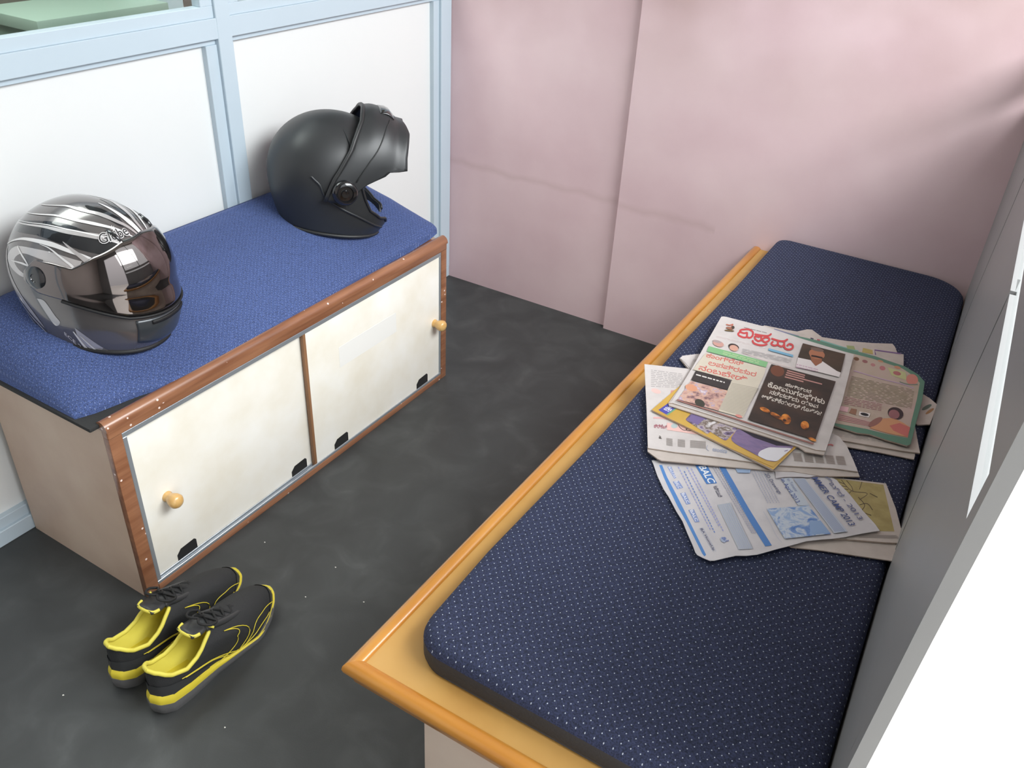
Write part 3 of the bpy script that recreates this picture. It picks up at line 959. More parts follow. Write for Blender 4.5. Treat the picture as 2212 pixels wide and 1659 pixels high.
for q, tx in (([(310, 60), (375, 55), (460, 240), (425, 255)], 'BALCAS'), ([(400, 305), (500, 290), (572, 405), (475, 430)], 'BALC'), ([(520, 497), (605, 480), (692, 668), (622, 682)], 'BALC'), ([(655, 772), (742, 757), (838, 962), (760, 972)], 'BALC')):
    s.poly(R3(q), ink((134, 152, 198)))
    a, b, c, d = [Vector(p) for p in R3(q)]
    # letters run along a->d with their tops towards b
    k = a.lerp(b, 0.22); s.text(tx, k.lerp(d, 0.05), d.lerp(c, 0.22).lerp(k, 0.05), a.lerp(b, 0.78), ink((232, 232, 238)))
s.stroke(R3([(835, 1070), (890, 1058), (1105, 1440), (1062, 1452), (835, 1070)]), 2.2, BLG, sm=False)
a, b, d = [Vector(p) for p in R3([(850, 1075), (885, 1068), (1060, 1430)])]
s.text('BA HomeUp', a, d, b, ink((90, 96, 130)))
q = R3([(765, 42), (950, 27), (1120, 335), (950, 347)]); s.poly(q, ink((74, 124, 190)))
s.text('BALC', R3([(820, 62)])[0], R3([(990, 335)])[0], R3([(930, 50)])[0], ink((236, 238, 242)), 0.02)
s.poly([(605, 235), (655, 235), (845, 560), (1025, 848), (975, 856), (790, 560)], ink((82, 128, 190)))
s.text('ಕಂಪ್ಯೂಟರ್', R3([(1060, 390)])[0], R3([(1150, 570)])[0], R3([(1120, 370)])[0], ink((90, 90, 110)))
for k, (x0, y0, x1, y1) in enumerate([(480, 60, 1010, 1100), (575, 130, 1080, 1150), (620, 70, 1150, 1040), (690, 90, 1220, 1120)]):
    w_ = 16
    s.lines(*R3([(x0, y0), (x0 + w_, y0 - 4), (x1 + w_, y1 - 4), (x1, y1)]), 22, ink((160, 165, 214)) if k != 1 else BL2, frac=0.62)
s.lines(*R3([(1125, 685), (1150, 680), (1500, 1400), (1470, 1410)]), 1, BLG, frac=1)
s.poly(R3([(1125, 685), (1335, 650), (1710, 1400), (1475, 1415)]), ink((180, 184, 192)))
for k in range(6):
    x = 1140 + 34 * k
    s.lines(*R3([(x, 690 - 5 * k), (x + 10, 688 - 5 * k), (x + 372, 1395), (x + 360, 1400)]), 26, ink((164, 174, 204)), frac=0.7)
s.stroke(R3([(1350, 650), (1710, 1400), (1475, 1415)]), 1.6, ink((110, 120, 150)), sm=False)
s.ell(*R3([(1225, 1255)])[0], 26, 20, BLG, 0.6); s.text('&?', R3([(1190, 1230)])[0], R3([(1270, 1300)])[0], R3([(1240, 1200)])[0], ink((90, 110, 170)))
for k in range(3):
    s.lines(*R3([(1050 + 45 * k, 80), (1064 + 45 * k, 78), (1705 + 30 * k, 1150), (1690 + 30 * k, 1150)]), 30, ink((170, 170, 190)), frac=0.66)
for k in range(5):
    s.lines(*R4([(-180 + 60 * k, 90 + 18 * k), (-165 + 60 * k, 90 + 18 * k), (165 + 50 * k, 720), (150 + 50 * k, 720)]), 18, ink((176, 178, 196)), frac=0.66)
s.poly([(730, 245), (800, 252), (860, 270), (855, 298), (760, 296)], ink((150, 172, 204)))
s.stroke([(735, 250), (780, 250), (830, 268)], 5, ink((70, 80, 110)))
s.text('2D Drawings', R4([(90, 205)])[0], R4([(345, 560)])[0], R4([(150, 190)])[0], ink((96, 100, 128)), 0.01)
s.poly(R4([(385, 285), (565, 275), (885, 765), (690, 772)]), ink((186, 194, 206)))
s.text('in April 2013', R4([(375, 310)])[0], R4([(660, 725)])[0], R4([(440, 285)])[0], ink((86, 100, 156)), 0.015)
s.text('for Trimester', R4([(480, 300)])[0], R4([(640, 530)])[0], R4([(530, 285)])[0], ink((110, 120, 160)))
s.poly(R4([(600, 290), (800, 285), (1560, 1235), (1320, 1262)]), ink((184, 192, 206)))
for k in range(7):
    x = 615 + 27 * k
    s.lines(*R4([(x, 300), (x + 9, 298), (x + 735, 1235), (x + 722, 1238)]), 1, ink((150, 160, 190)), frac=1)
s.text('MMER CAMP 2013', R4([(920, 280)])[0], R4([(1590, 1135)])[0], R4([(1030, 262)])[0], ink((70, 84, 130)), 0.012)
s.text('ಶಿಬಿರ - 2013', R4([(1110, 235)])[0], R4([(1755, 1030)])[0], R4([(1190, 215)])[0], ink((100, 106, 140)), 0.01)
s.poly(R4([(130, 825), (870, 770), (1260, 1275), (450, 1352)]), mottled('blue_photo_print', 42, [(0.36, (86, 124, 186)), (0.46, (120, 150, 200)), (0.55, (196, 204, 214)), (0.66, (140, 166, 206))], 0.7, distort=1.2))
s.poly(R4([(880, 1050), (1080, 1040), (1250, 1262), (900, 1290)]), ink((140, 166, 204)))
s.stroke(R4([(70, 870), (180, 1060), (300, 1300), (400, 1420)]), 3, ink((180, 184, 200)))
s.poly([p for p in R4([(270, 120), (290, 290), (480, 270), (700, 268), (880, 272), (1000, 245), (1180, 215), (1040, 165), (700, 100)])], M_fly)
s.stroke(R4([(290, 290), (480, 268), (700, 266), (900, 272), (1180, 238)]), 2.0, ink((150, 130, 140)))
s.text('ಬೇಸಿಗೆ', R4([(640, 175)])[0], R4([(960, 180)])[0], R4([(630, 130)])[0], ink((110, 116, 140)))
s.build('flyer', 'white flyer printed in blue, with four small logos down its curling left side', 'flyer')

# --- C: big white newspaper at left
s = Sheet(0.5028, conv=c4, ph=2.2, amp=0.0005)
s.leaf([(160, 1245), (162, 1283), (235, 1291), (245, 1345), (285, 1362), (700, 1400), (1280, 1447), (1450, 1455), (1700, 1497), (2040, 1502), (1985, 1370), (1925, 1237), (1800, 1180), (700, 700), (250, 650)], M_news, top=-0.0030, th=0.0022, edge=M_edge)
s.leaf([(132, 515), (320, 535), (505, 556), (700, 620), (1300, 900), (1850, 1160), (1918, 1240), (1975, 1360), (2020, 1470), (1800, 1440), (1300, 1410), (800, 1345), (400, 1300), (162, 1262), (150, 900)], M_newsw, th=0.0022, edge=M_edge)
s.lines((190, 560), (480, 600), (470, 730), (190, 720), 10, ink((162, 156, 156)), frac=0.35, gaps=1)
s.ell(235, 755, 45, 20, ink((226, 186, 180)), 0.3); s.ell(440, 770, 50, 20, ink((220, 176, 170)), 0.2); s.poly([(365, 750), (430, 745), (400, 800), (360, 790)], ink((208, 150, 140)))
s.poly([(290, 830), (330, 850), (300, 880)], ink((226, 160, 140)))
s.stroke([(215, 995), (300, 1000), (380, 1020), (440, 1050)], 14, ink((222, 170, 168)))
s.poly([(330, 1040), (560, 1080), (680, 1150), (560, 1140), (330, 1105)], ink((228, 186, 180)))
s.text('ಕ್ರಿಕೆಟ್', (215, 1085), (330, 1095), (216, 1055), ink((168, 96, 110)), 0.02)
s.ell(395, 1070, 30, 20, ink((176, 190, 190)))
s.stroke([(430, 1060), (450, 1090), (490, 1110), (520, 1085)], 5, DARK); s.stroke([(500, 1080), (540, 1090), (545, 1110), (505, 1110), (500, 1085)], 5, DARK)
s.text('೬', (258, 1182), (284, 1184), (260, 1158), DARK, 0.02)
for (x, y, w_) in ((325, 1175, 55), (425, 1185, 65), (535, 1195, 140)):
    s.lines((x, y), (x + w_, y + 8), (x + w_, y + 75), (x, y + 68), 8, ink((168, 160, 156)), frac=0.5)
s.stroke([(690, 1240), (680, 1270), (700, 1290)], 4, ink((150, 160, 185))); s.text('ಅಂಕಣ', (730, 1290), (860, 1310), (735, 1260), ink((160, 168, 190)))
for k in range(5):
    x = 1440 + 95 * k
    s.lines((x, 1300 + 8 * k), (x + 75, 1306 + 8 * k), (x + 95, 1385 + 8 * k), (x + 18, 1378 + 8 * k), 8, ink((166, 154, 146)), frac=0.5)
s.stroke([(1750, 1240), (1780, 1236), (1800, 1246)], 12, ink((200, 120, 120)))
s.build('newspaper', 'broad white newspaper hanging over the bench edge, below the yellow magazine', 'newspaper', GRP)

# --- F: page with green border
s = Sheet(0.5030, conv=c6, ph=4.1, amp=0.0006)
M_grn = ink((94, 132, 114))
s.leaf([(-150, 60), (340, 172), (520, 228), (880, 320), (1170, 415), (1310, 500), (1372, 572), (1345, 760), (1290, 960), (1232, 1192), (1200, 1206), (1000, 1150), (830, 1092), (700, 1078), (480, 1012), (100, 900)], M_grn, th=0.003, edge=M_edge)
s.poly([(-100, 120), (500, 262), (850, 345), (1150, 440), (1270, 520), (1322, 585), (1292, 750), (1240, 960), (1205, 1132), (1000, 1092), (800, 1042), (480, 987), (100, 880)], mottled('pinkish_page', 16, [(0.3, (180, 162, 146)), (0.5, (188, 170, 156)), (0.7, (192, 168, 162))], 0.8))
for (x, y, rx, ry, c) in ((690, 350, 28, 18, (120, 84, 60)), (775, 375, 28, 16, (150, 100, 100)), (855, 408, 24, 16, (184, 130, 130)), (950, 440, 30, 22, (186, 120, 124)), (1095, 490, 40, 20, (180, 110, 112)), (930, 370, 30, 10, (190, 140, 110)), (1100, 430, 35, 14, (196, 140, 110))):
    s.ell(x, y, rx, ry, ink(c), 0.25)
s.poly([(1000, 430), (1180, 480), (1190, 560), (1040, 510)], ink((190, 190, 140)))
s.ell(1095, 490, 40, 20, ink((180, 110, 112)), 0.25)
s.ell(1245, 552, 60, 55, ink((206, 134, 122)), 0.3); s.stroke([(1120, 575), (1200, 600), (1300, 600)], 8, ink((120, 140, 130)))
s.stroke([(660, 470), (800, 510), (980, 560)], 8, ink((190, 160, 190))); s.stroke([(980, 560), (1150, 600), (1260, 640)], 8, ink((186, 160, 190)))
s.lines((640, 520), (1290, 660), (1262, 850), (590, 720), 15, ink((150, 140, 116)), frac=0.34, gaps=1)
s.lines((580, 720), (960, 800), (950, 870), (560, 800), 5, ink((172, 128, 130)), frac=0.4, gaps=1)
s.lines((520, 890), (900, 990), (880, 1030), (500, 960), 4, ink((190, 136, 138)), frac=0.5)
s.poly([(525, 815), (615, 830), (600, 880), (515, 862)], ink((224, 180, 186)))
s.poly([(640, 840), (695, 850), (685, 905), (615, 885)], ink((150, 110, 90)))
s.poly([(720, 870), (830, 890), (815, 930), (715, 910)], ink((226, 218, 216))); s.ell(772, 899, 42, 14, ink((40, 40, 44)), 0.2)
s.poly([(940, 940), (1060, 935), (1160, 985), (1225, 1030), (1200, 1125), (1020, 1090), (820, 1035), (900, 980)], ink((206, 150, 112)))
s.poly([(1020, 1010), (1120, 985), (1225, 1030), (1200, 1125), (1060, 1060)], ink((196, 110, 104)))
s.ell(880, 975, 80, 30, ink((150, 104, 96)), -0.55)
s.ell(1080, 890, 80, 58, ink((64, 48, 52)), 0.3); s.ell(1065, 900, 55, 44, ink((150, 100, 104)), 0.3)
s.build('newspaper', 'newspaper page with a wavy green border, right of the top paper', 'newspaper', GRP)

# --- B: yellow magazine
s = Sheet(0.5080, conv=c4, ph=0.9, amp=0.0003)
M_yel = mottled('yellow_cover', 12, [(0.3, (190, 152, 68)), (0.6, (202, 164, 78))], 0.35)
s.leaf([(195, 922), (410, 738), (645, 560), (1690, 1060), (1480, 1246), (1272, 1452)], M_yel, th=0.0035, edge=M_edge)
s.stroke([(215, 935), (700, 1185), (1270, 1432), (1360, 1345), (1460, 1250)], 3.5, ink((150, 108, 44)), sm=False)
s.poly([(255, 925), (365, 848), (410, 905), (325, 965)], ink((74, 74, 160))); s.poly([(325, 965), (410, 905), (420, 912), (335, 974)], ink((110, 160, 120)))
s.text('ಸುದ್ದಿ', (298, 918), (350, 945), (325, 895), ink((230, 230, 240)), 0.02); s.lines((335, 900), (400, 880), (400, 890), (345, 925), 2, ink((230, 230, 240)))
PH = mottled('magazine_photo', 55, [(0.35, (70, 62, 74)), (0.45, (120, 104, 140)), (0.52, (190, 180, 180)), (0.6, (96, 80, 66)), (0.7, (220, 216, 218))], 0.35)
PV = mottled('magazine_photo_violet', 22, [(0.3, (84, 72, 112)), (0.5, (130, 112, 150)), (0.7, (110, 98, 140))], 0.35, stretch=(1, 3, 1))
s.rpoly([(490, 1012), (560, 940), (800, 1020), (690, 1145)], PH, 20); s.poly([(510, 1010), (560, 960), (670, 1000), (600, 1062)], ink((120, 104, 150)))
s.rpoly([(700, 1112), (790, 1035), (965, 1085), (850, 1205)], PH, 26)
s.rpoly([(890, 1182), (960, 1085), (1460, 1245), (1300, 1385), (1215, 1375), (930, 1225)], PV, 30)
s.poly([(960, 1090), (1380, 1225), (1440, 1245), (1300, 1240), (1100, 1170)], ink((44, 40, 52)))
s.rpoly([(1150, 1290), (1230, 1255), (1440, 1262), (1305, 1380), (1215, 1370), (1130, 1330)], ink((222, 220, 226)), 24)
s.stroke([(1370, 1290), (1400, 1280)], 6, ink((110, 90, 140)))
s.build('magazine', 'glossy yellow magazine with rounded photos, wedged under the top newspaper', 'magazine')

# --- A: top newspaper with the red title
s = Sheet(0.5135, conv=c4, ph=1.7, amp=0.0004)
s.leaf([(345, 852), (350, 876), (700, 990), (1150, 1130), (1500, 1240), (1560, 1282), (1722, 1312), (1850, 900), (1985, 450), (1700, 400), (900, 200), (600, 500)], M_news, top=-0.0022, th=0.0022, edge=M_edge)
s.leaf([(812, 96), (832, 94), (850, 96), (1170, 180), (1186, 180), (1500, 285), (1985, 432), (1975, 470), (1880, 850), (1735, 1285), (1650, 1275), (1000, 1060), (380, 862), (352, 862), (372, 845), (560, 540), (650, 380), (725, 250)], M_newsw, th=0.0022, edge=M_edge)
LT = lambda L_: [cLto4(*p) for p in L_]
RED = ink((196, 72, 74))
s.lines(*LT([(395, 262), (1040, 420), (1030, 440), (385, 285)]), 2, ink((196, 176, 176)), frac=0.3, gaps=1)
s.lines(*LT([(740, 150), (1040, 225), (1036, 240), (738, 164)]), 1, GREY, frac=0.5, gaps=1)
for st in ([(742, 186), (706, 190), (688, 212), (735, 232), (775, 226)], [(700, 216), (668, 236), (676, 262), (730, 286), (772, 280), (778, 228)], [(772, 280), (812, 292), (846, 266), (850, 218), (812, 190), (770, 184), (742, 186)],
           [(882, 248), (960, 262), (1040, 268), (1078, 246)], [(958, 266), (955, 300)], [(930, 282), (880, 276), (880, 308), (920, 336), (962, 322), (1000, 350), (1050, 330), (1052, 298), (1005, 290), (962, 318)], [(848, 334), (862, 362), (920, 384), (980, 388), (1024, 376)],
           [(1092, 306), (1180, 332), (1240, 336), (1282, 316)], [(1100, 345), (1082, 372), (1118, 392), (1160, 380), (1165, 345)], [(1160, 380), (1205, 404), (1240, 386), (1244, 350)], [(1244, 350), (1250, 420), (1300, 442), (1346, 426), (1350, 388), (1312, 372), (1284, 392)]):
    s.stroke(LT(st), 17, RED)
s.ell(*cLto4(560, 175), 34, 12, ink((150, 100, 80)), 0.2); s.ell(*cLto4(555, 205), 44, 7, ink((110, 90, 60)), 0.1); s.stroke(LT([(515, 125), (560, 135), (600, 125), (575, 165)]), 9, ink((190, 110, 90))); s.ell(*cLto4(600, 165), 14, 14, ink((70, 60, 50)))
s.ell(*cLto4(415, 372), 50, 26, ink((196, 150, 140)), 0.3); s.ell(*cLto4(400, 345), 40, 12, ink((170, 150, 150)), 0.25)
s.ell(*cLto4(608, 412), 48, 26, ink((60, 46, 44)), 0.3); s.ell(*cLto4(610, 430), 40, 26, ink((206, 158, 140)), 0.3)
s.poly([(700, 365), (1222, 510), (1204, 556), (682, 412)], ink((128, 178, 128)))
s.lines((830, 410), (1160, 500), (1150, 530), (820, 440), 2, ink((176, 196, 150)), frac=0.4, gaps=1)
s.poly([(1230, 384), (1447, 442), (1446, 462), (1226, 404)], ink((120, 168, 196)))
s.lines((1000, 385), (1450, 480), (1440, 520), (985, 430), 4, ink((166, 164, 166)), frac=0.3, gaps=1)
s.poly([(672, 425), (1204, 560), (1190, 620), (1000, 1000), (780, 940), (905, 668), (560, 572), (612, 500)], mottled('beige_column', 20, [(0.3, (196, 186, 170)), (0.6, (204, 194, 178))], 0.8))
s.lines((905, 690), (1150, 740), (1000, 985), (790, 925), 22, ink((160, 152, 138)), frac=0.4)
s.ell(965, 985, 32, 12, ink((214, 140, 130)), 0.3)
RD2 = ink((202, 100, 92))
s.text('ಕಾಂಗ್ರೆಸ್', (672, 462), (1000, 545), (684, 430), RD2, 0.012)
s.text('ಅಪಪ್ರಚಾರ', (690, 530), (1112, 640), (702, 495), RD2, 0.012)
s.text('ನಂಬಬೇಡಿ', (606, 572), (1030, 688), (620, 532), RD2, 0.012)
s.poly([(585, 583), (897, 674), (866, 756), (543, 664)], ink((56, 50, 50)))
s.lines((590, 606), (852, 682), (846, 704), (584, 628), 1, ink((220, 214, 210)), frac=0.45, gaps=1)
s.poly([(540, 674), (868, 762), (784, 940), (425, 838)], mottled('crowd_print', 70, [(0.34, (126, 96, 100)), (0.45, (190, 150, 140)), (0.55, (206, 170, 150)), (0.62, (170, 150, 176)), (0.7, (214, 200, 204))], 0.8))
s.ell(620, 872, 48, 32, ink((62, 60, 52)), 0.5); s.ell(545, 735, 55, 30, ink((210, 150, 120)), 0.3)
s.lines((418, 836), (1630, 1222), (1624, 1240), (412, 850), 1, ink((150, 104, 96)), frac=0.7, gaps=0)
s.lines((402, 848), (1620, 1236), (1616, 1250), (398, 860), 1, LGREY, frac=0.3, gaps=0)
s.poly([(1532, 340), (1908, 436), (1868, 600), (1488, 466)], mottled('portrait_backdrop', 14, [(0.3, (52, 44, 40)), (0.5, (70, 56, 44)), (0.7, (84, 62, 50))], 0.75))
s.poly([(1488, 466), (1500, 470), (1600, 490), (1640, 540), (1706, 500), (1830, 585), (1866, 600), (1850, 640), (1470, 545)], ink((222, 214, 214)))
s.poly([(1590, 440), (1700, 470), (1700, 510), (1645, 542), (1610, 500)], ink((150, 96, 70))); s.ell(1655, 436, 72, 44, ink((170, 112, 84)), 0.25); s.ell(1658, 396, 60, 16, ink((120, 96, 86)), 0.22)
s.stroke([(1612, 452), (1650, 458), (1700, 470)], 15, ink((48, 34, 32)))
s.lines((1480, 520), (1680, 570), (1670, 600), (1465, 560), 2, ink((200, 170, 186)), frac=0.45, gaps=1)
s.stroke([(1010, 430), (1240, 508), (1440, 560)], 3, ink((216, 196, 190)))
s.poly([(1252, 530), (1822, 680), (1640, 1200), (1045, 1016)], mottled('dark_photo_print', 18, [(0.3, (44, 36, 32)), (0.5, (58, 46, 40)), (0.7, (76, 56, 46))], 0.7))
s.ell(1305, 590, 62, 48, ink((110, 66, 48)), 0.3)
for k, (a, b) in enumerate((((1392, 586), (1550, 628)), ((1385, 604), (1545, 646)), ((1378, 622), (1700, 706)), ((1370, 642), (1535, 685)))):
    s.stroke([a, b], 10, ink((190, 140, 132)), sm=False)
WH = ink((226, 218, 208))
s.text('ಹಾಗಿದ್ದರೆ', (1372, 720), (1598, 790), (1382, 696), WH, 0.014)
s.text('ಕೋಮುಗಲಭೆಗಳು', (1215, 728), (1718, 886), (1228, 690), WH, 0.014)
s.text('ನಡೆದದ್ದು ಯಾವ', (1232, 790), (1660, 922), (1244, 760), WH, 0.014)
s.text('ಆಳ್ವಿಕೆಯಲ್ಲಿ ಗೊತ್ತಾ?', (1162, 826), (1688, 985), (1174, 796), WH, 0.014)
FI = mottled('flame_print', 60, [(0.35, (90, 52, 30)), (0.5, (196, 112, 44)), (0.62, (226, 150, 66))], 0.7)
for (x, y, rx, ry, rt) in ((1000, 395, 70, 26, 0.4), (1265, 510, 70, 56, 0.9), (1140, 470, 90, 26, 0.5), (1500, 590, 56, 50, 0.9), (1590, 765, 60, 18, 0.4)):
    xx, yy = cMto4(x, y); s.ell(xx, yy, rx * 0.7, ry * 0.7, FI, rt)
s.ell(*cMto4(1245, 525), 16, 10, ink((60, 36, 30)), 0.3)
s.build('newspaper', 'topmost newspaper, with a big red title and a dark square of white text', 'newspaper', GRP)


# ================================================================ helmets
class Shell:
    """motorcycle helmet outer surface: +x is forward, +z up; origin under its centre"""
    def __init__(self, H=0.262, zc=0.125, back=0.150, front=0.158, w=0.122, chin=0.172, nx=2.25):
        self.H, self.zc, self.back, self.front, self.w, self.chin, self.n = H, zc, back, front, w, chin, nx

    def prof(self, z):
        if z > self.zc:
            s = math.sqrt(max(0.0, 1 - ((z - self.zc) / (self.H - self.zc)) ** 2))
            return -self.back * s, self.front * s, self.w * s
        t = max(0, z) / self.zc
        k = math.sin(t * PI / 2)
        xb = -(self.back - 0.042 + 0.042 * k); w = self.w - 0.020 + 0.020 * k
        xf = linterp(t, [(0, self.chin - 0.022), (0.2, self.chin - 0.006), (0.45, self.chin), (0.75, self.chin - 0.005), (1, self.front)])
        return xb, xf, w

    def pt(self, a, v):
        z = self.zc * v / 0.45 if v < 0.45 else self.zc + (self.H - self.zc) * math.sin(min(1, (v - 0.45) / 0.55) * PI / 2)
        xb, xf, w = self.prof(z)
        A = (xf - xb) / 2; xm = (xf + xb) / 2
        c, s = math.cos(a), math.sin(a)
        e = 2 / self.n
        return Vector((xm + A * math.copysign(abs(c) ** e, c), w * math.copysign(abs(s) ** e, s), z))

    def nrm(self, a, v):
        d = 0.004
        v0 = min(v, 0.985)
        p = self.pt(a, v0); u = self.pt(a + d, v0) - self.pt(a - d, v0); t = self.pt(a, v0 + d) - self.pt(a, v0 - d)
        n_ = u.cross(t)
        if n_.length < 1e-12: return Vector((0, 0, 1))
        n_.normalize()
        if n_.dot(p - Vector((0, 0, 0.12))) < 0: n_ = -n_
        return n_

    def off(self, a, v, d):
        return self.pt(a, v) + self.nrm(a, v) * d

    def inside(self, p):
        if p.z >= self.H or p.z < -0.001: return False
        xb, xf, w = self.prof(p.z)
        A = (xf - xb) / 2; xm = (xf + xb) / 2
        if A < 1e-6: return False
        return abs((p.x - xm) / A) ** self.n + abs(p.y / w) ** self.n < 1

    def hit(self, az, el, d=0.0):
        c = Vector((0.0, 0, 0.12)); az, el = math.radians(az), math.radians(el)
        dr = Vector((math.cos(el) * math.cos(az), math.cos(el) * math.sin(az), math.sin(el)))
        lo_, hi_ = 0.0, 0.3
        for _ in range(22):
            m_ = (lo_ + hi_) / 2
            if self.inside(c + dr * m_): lo_ = m_
            else: hi_ = m_
        return c + dr * (lo_ + d)

    def grid(self, a0, a1, na, vlo, vhi, nv, d, closed=False):
        vs, fs = [], []
        for i in range(na + 1):
            a = a0 + (a1 - a0) * i / na
            l, h = vlo(a), vhi(a)
            for j in range(nv + 1):
                vs.append(self.off(a, l + (h - l) * j / nv, d if not callable(d) else d(a, j / nv)))
        for i in range(na):
            for j in range(nv):
                k = i * (nv + 1) + j
                fs.append((k, k + nv + 1, k + nv + 2, k + 1))
        return vs, fs


def clean(o, dist=1e-5, smooth=True, solid=None, ang=None):
    bm = bmesh.new(); bm.from_mesh(o.data)
    bmesh.ops.remove_doubles(bm, verts=bm.verts, dist=dist)
    bmesh.ops.recalc_face_normals(bm, faces=bm.faces)
    for f in bm.faces: f.smooth = smooth
    bm.to_mesh(o.data); bm.free()
    if solid:
        md = o.modifiers.new('thickness', 'SOLIDIFY'); md.thickness = solid; md.offset = 0
    if ang: autosmooth(o, ang)
    return o


def ribbon(sh, pts, wf, V, F, MI, mi, d=0.0007, n=10):
    """tapered stripe along (azimuth, elevation) points; wf gives its width in metres along 0..1"""
    P = crom(pts, n)
    C3 = [sh.hit(a, e, d) for a, e in P]
    N = len(C3)
    b0 = len(V)
    c = Vector((0, 0, 0.12))
    K = 3
    for i, p in enumerate(C3):
        t = (C3[min(N - 1, i + 1)] - C3[max(0, i - 1)]).normalized()
        r_ = (p - c).normalized(); s_ = t.cross(r_).normalized()
        w_ = wf(i / (N - 1))
        for k in range(K):
            q = p + s_ * w_ * (k / (K - 1) - 0.5)
            dq = q - c; az = math.degrees(math.atan2(dq.y, dq.x)); el = math.degrees(math.asin(max(-1, min(1, dq.z / dq.length))))
            V.append(sh.hit(az, el, d))
    for i in range(N - 1):
        for k in range(K - 1):
            F.append((b0 + i * K + k, b0 + i * K + k + 1, b0 + (i + 1) * K + k + 1, b0 + (i + 1) * K + k)); MI.append(mi)


def taper(w, a=0.0, b=0.0, pk=0.5):
    return lambda t: max(0.0006, w * (a + (1 - a) * t / pk if t < pk else b + (1 - b) * (1 - t) / (1 - pk)))


D2R = math.radians
# ---- silver full-face helmet
sh = Shell()
hz = empty('full_face_helmet', (0.160, -1.544, 0.534), D2R(20), 'glossy silver and black full face helmet with a mirrored dark visor', 'helmet')
hz.rotation_euler = (D2R(-4), D2R(7), D2R(18)); hz.scale = (1.04, 1.04, 1.04)
M_gun = mat('gunmetal_gloss', (112, 108, 108), 0.22, 0.55, coat=0.7)
M_sil = mat('silver_graphic', (196, 192, 192), 0.3, 0.5, coat=0.5)
M_whg = mat('white_graphic', (226, 224, 224), 0.3, 0.2, coat=0.5)
M_bkg = mat('black_gloss', (34, 36, 40), 0.15, 0.2, coat=1.0)
M_rub = mat('black_rubber', (24, 24, 25), 0.6)
V, F = sh.grid(-PI, PI, 120, lambda a: 0.0, lambda a: 1.0, 72, 0.0)
MI = []
for f in F:
    c_ = (V[f[0]] + V[f[2]]) / 2 - Vector((0, 0, 0.12))
    MI.append(0)
def panel(az_el, mi, d):
    """filled patch on the shell from a closed outline of (az, el)"""
    bm = bmesh.new()
    P = crom(az_el + [az_el[0]], 6)[:-1]
    try:
        bm.faces.new([bm.verts.new((a, e, 0)) for a, e in P])
    except ValueError:
        return
    bmesh.ops.triangulate(bm, faces=bm.faces)
    for ax in (0, 1):
        lo_ = min(v.co[ax] for v in bm.verts); hi_ = max(v.co[ax] for v in bm.verts)
        k = math.ceil(lo_ / 4) * 4
        while k < hi_:
            co = [0, 0, 0]; no = [0, 0, 0]; co[ax] = k; no[ax] = 1
            bmesh.ops.bisect_plane(bm, geom=bm.verts[:] + bm.edges[:] + bm.faces[:], plane_co=co, plane_no=no); k += 4
    bm.verts.index_update(); b0 = len(V)
    for v in bm.verts: V.append(sh.hit(v.co.x, v.co.y, d))
    for f in bm.faces: F.append(tuple(b0 + v.index for v in f.verts)); MI.append(mi)
    bm.free()
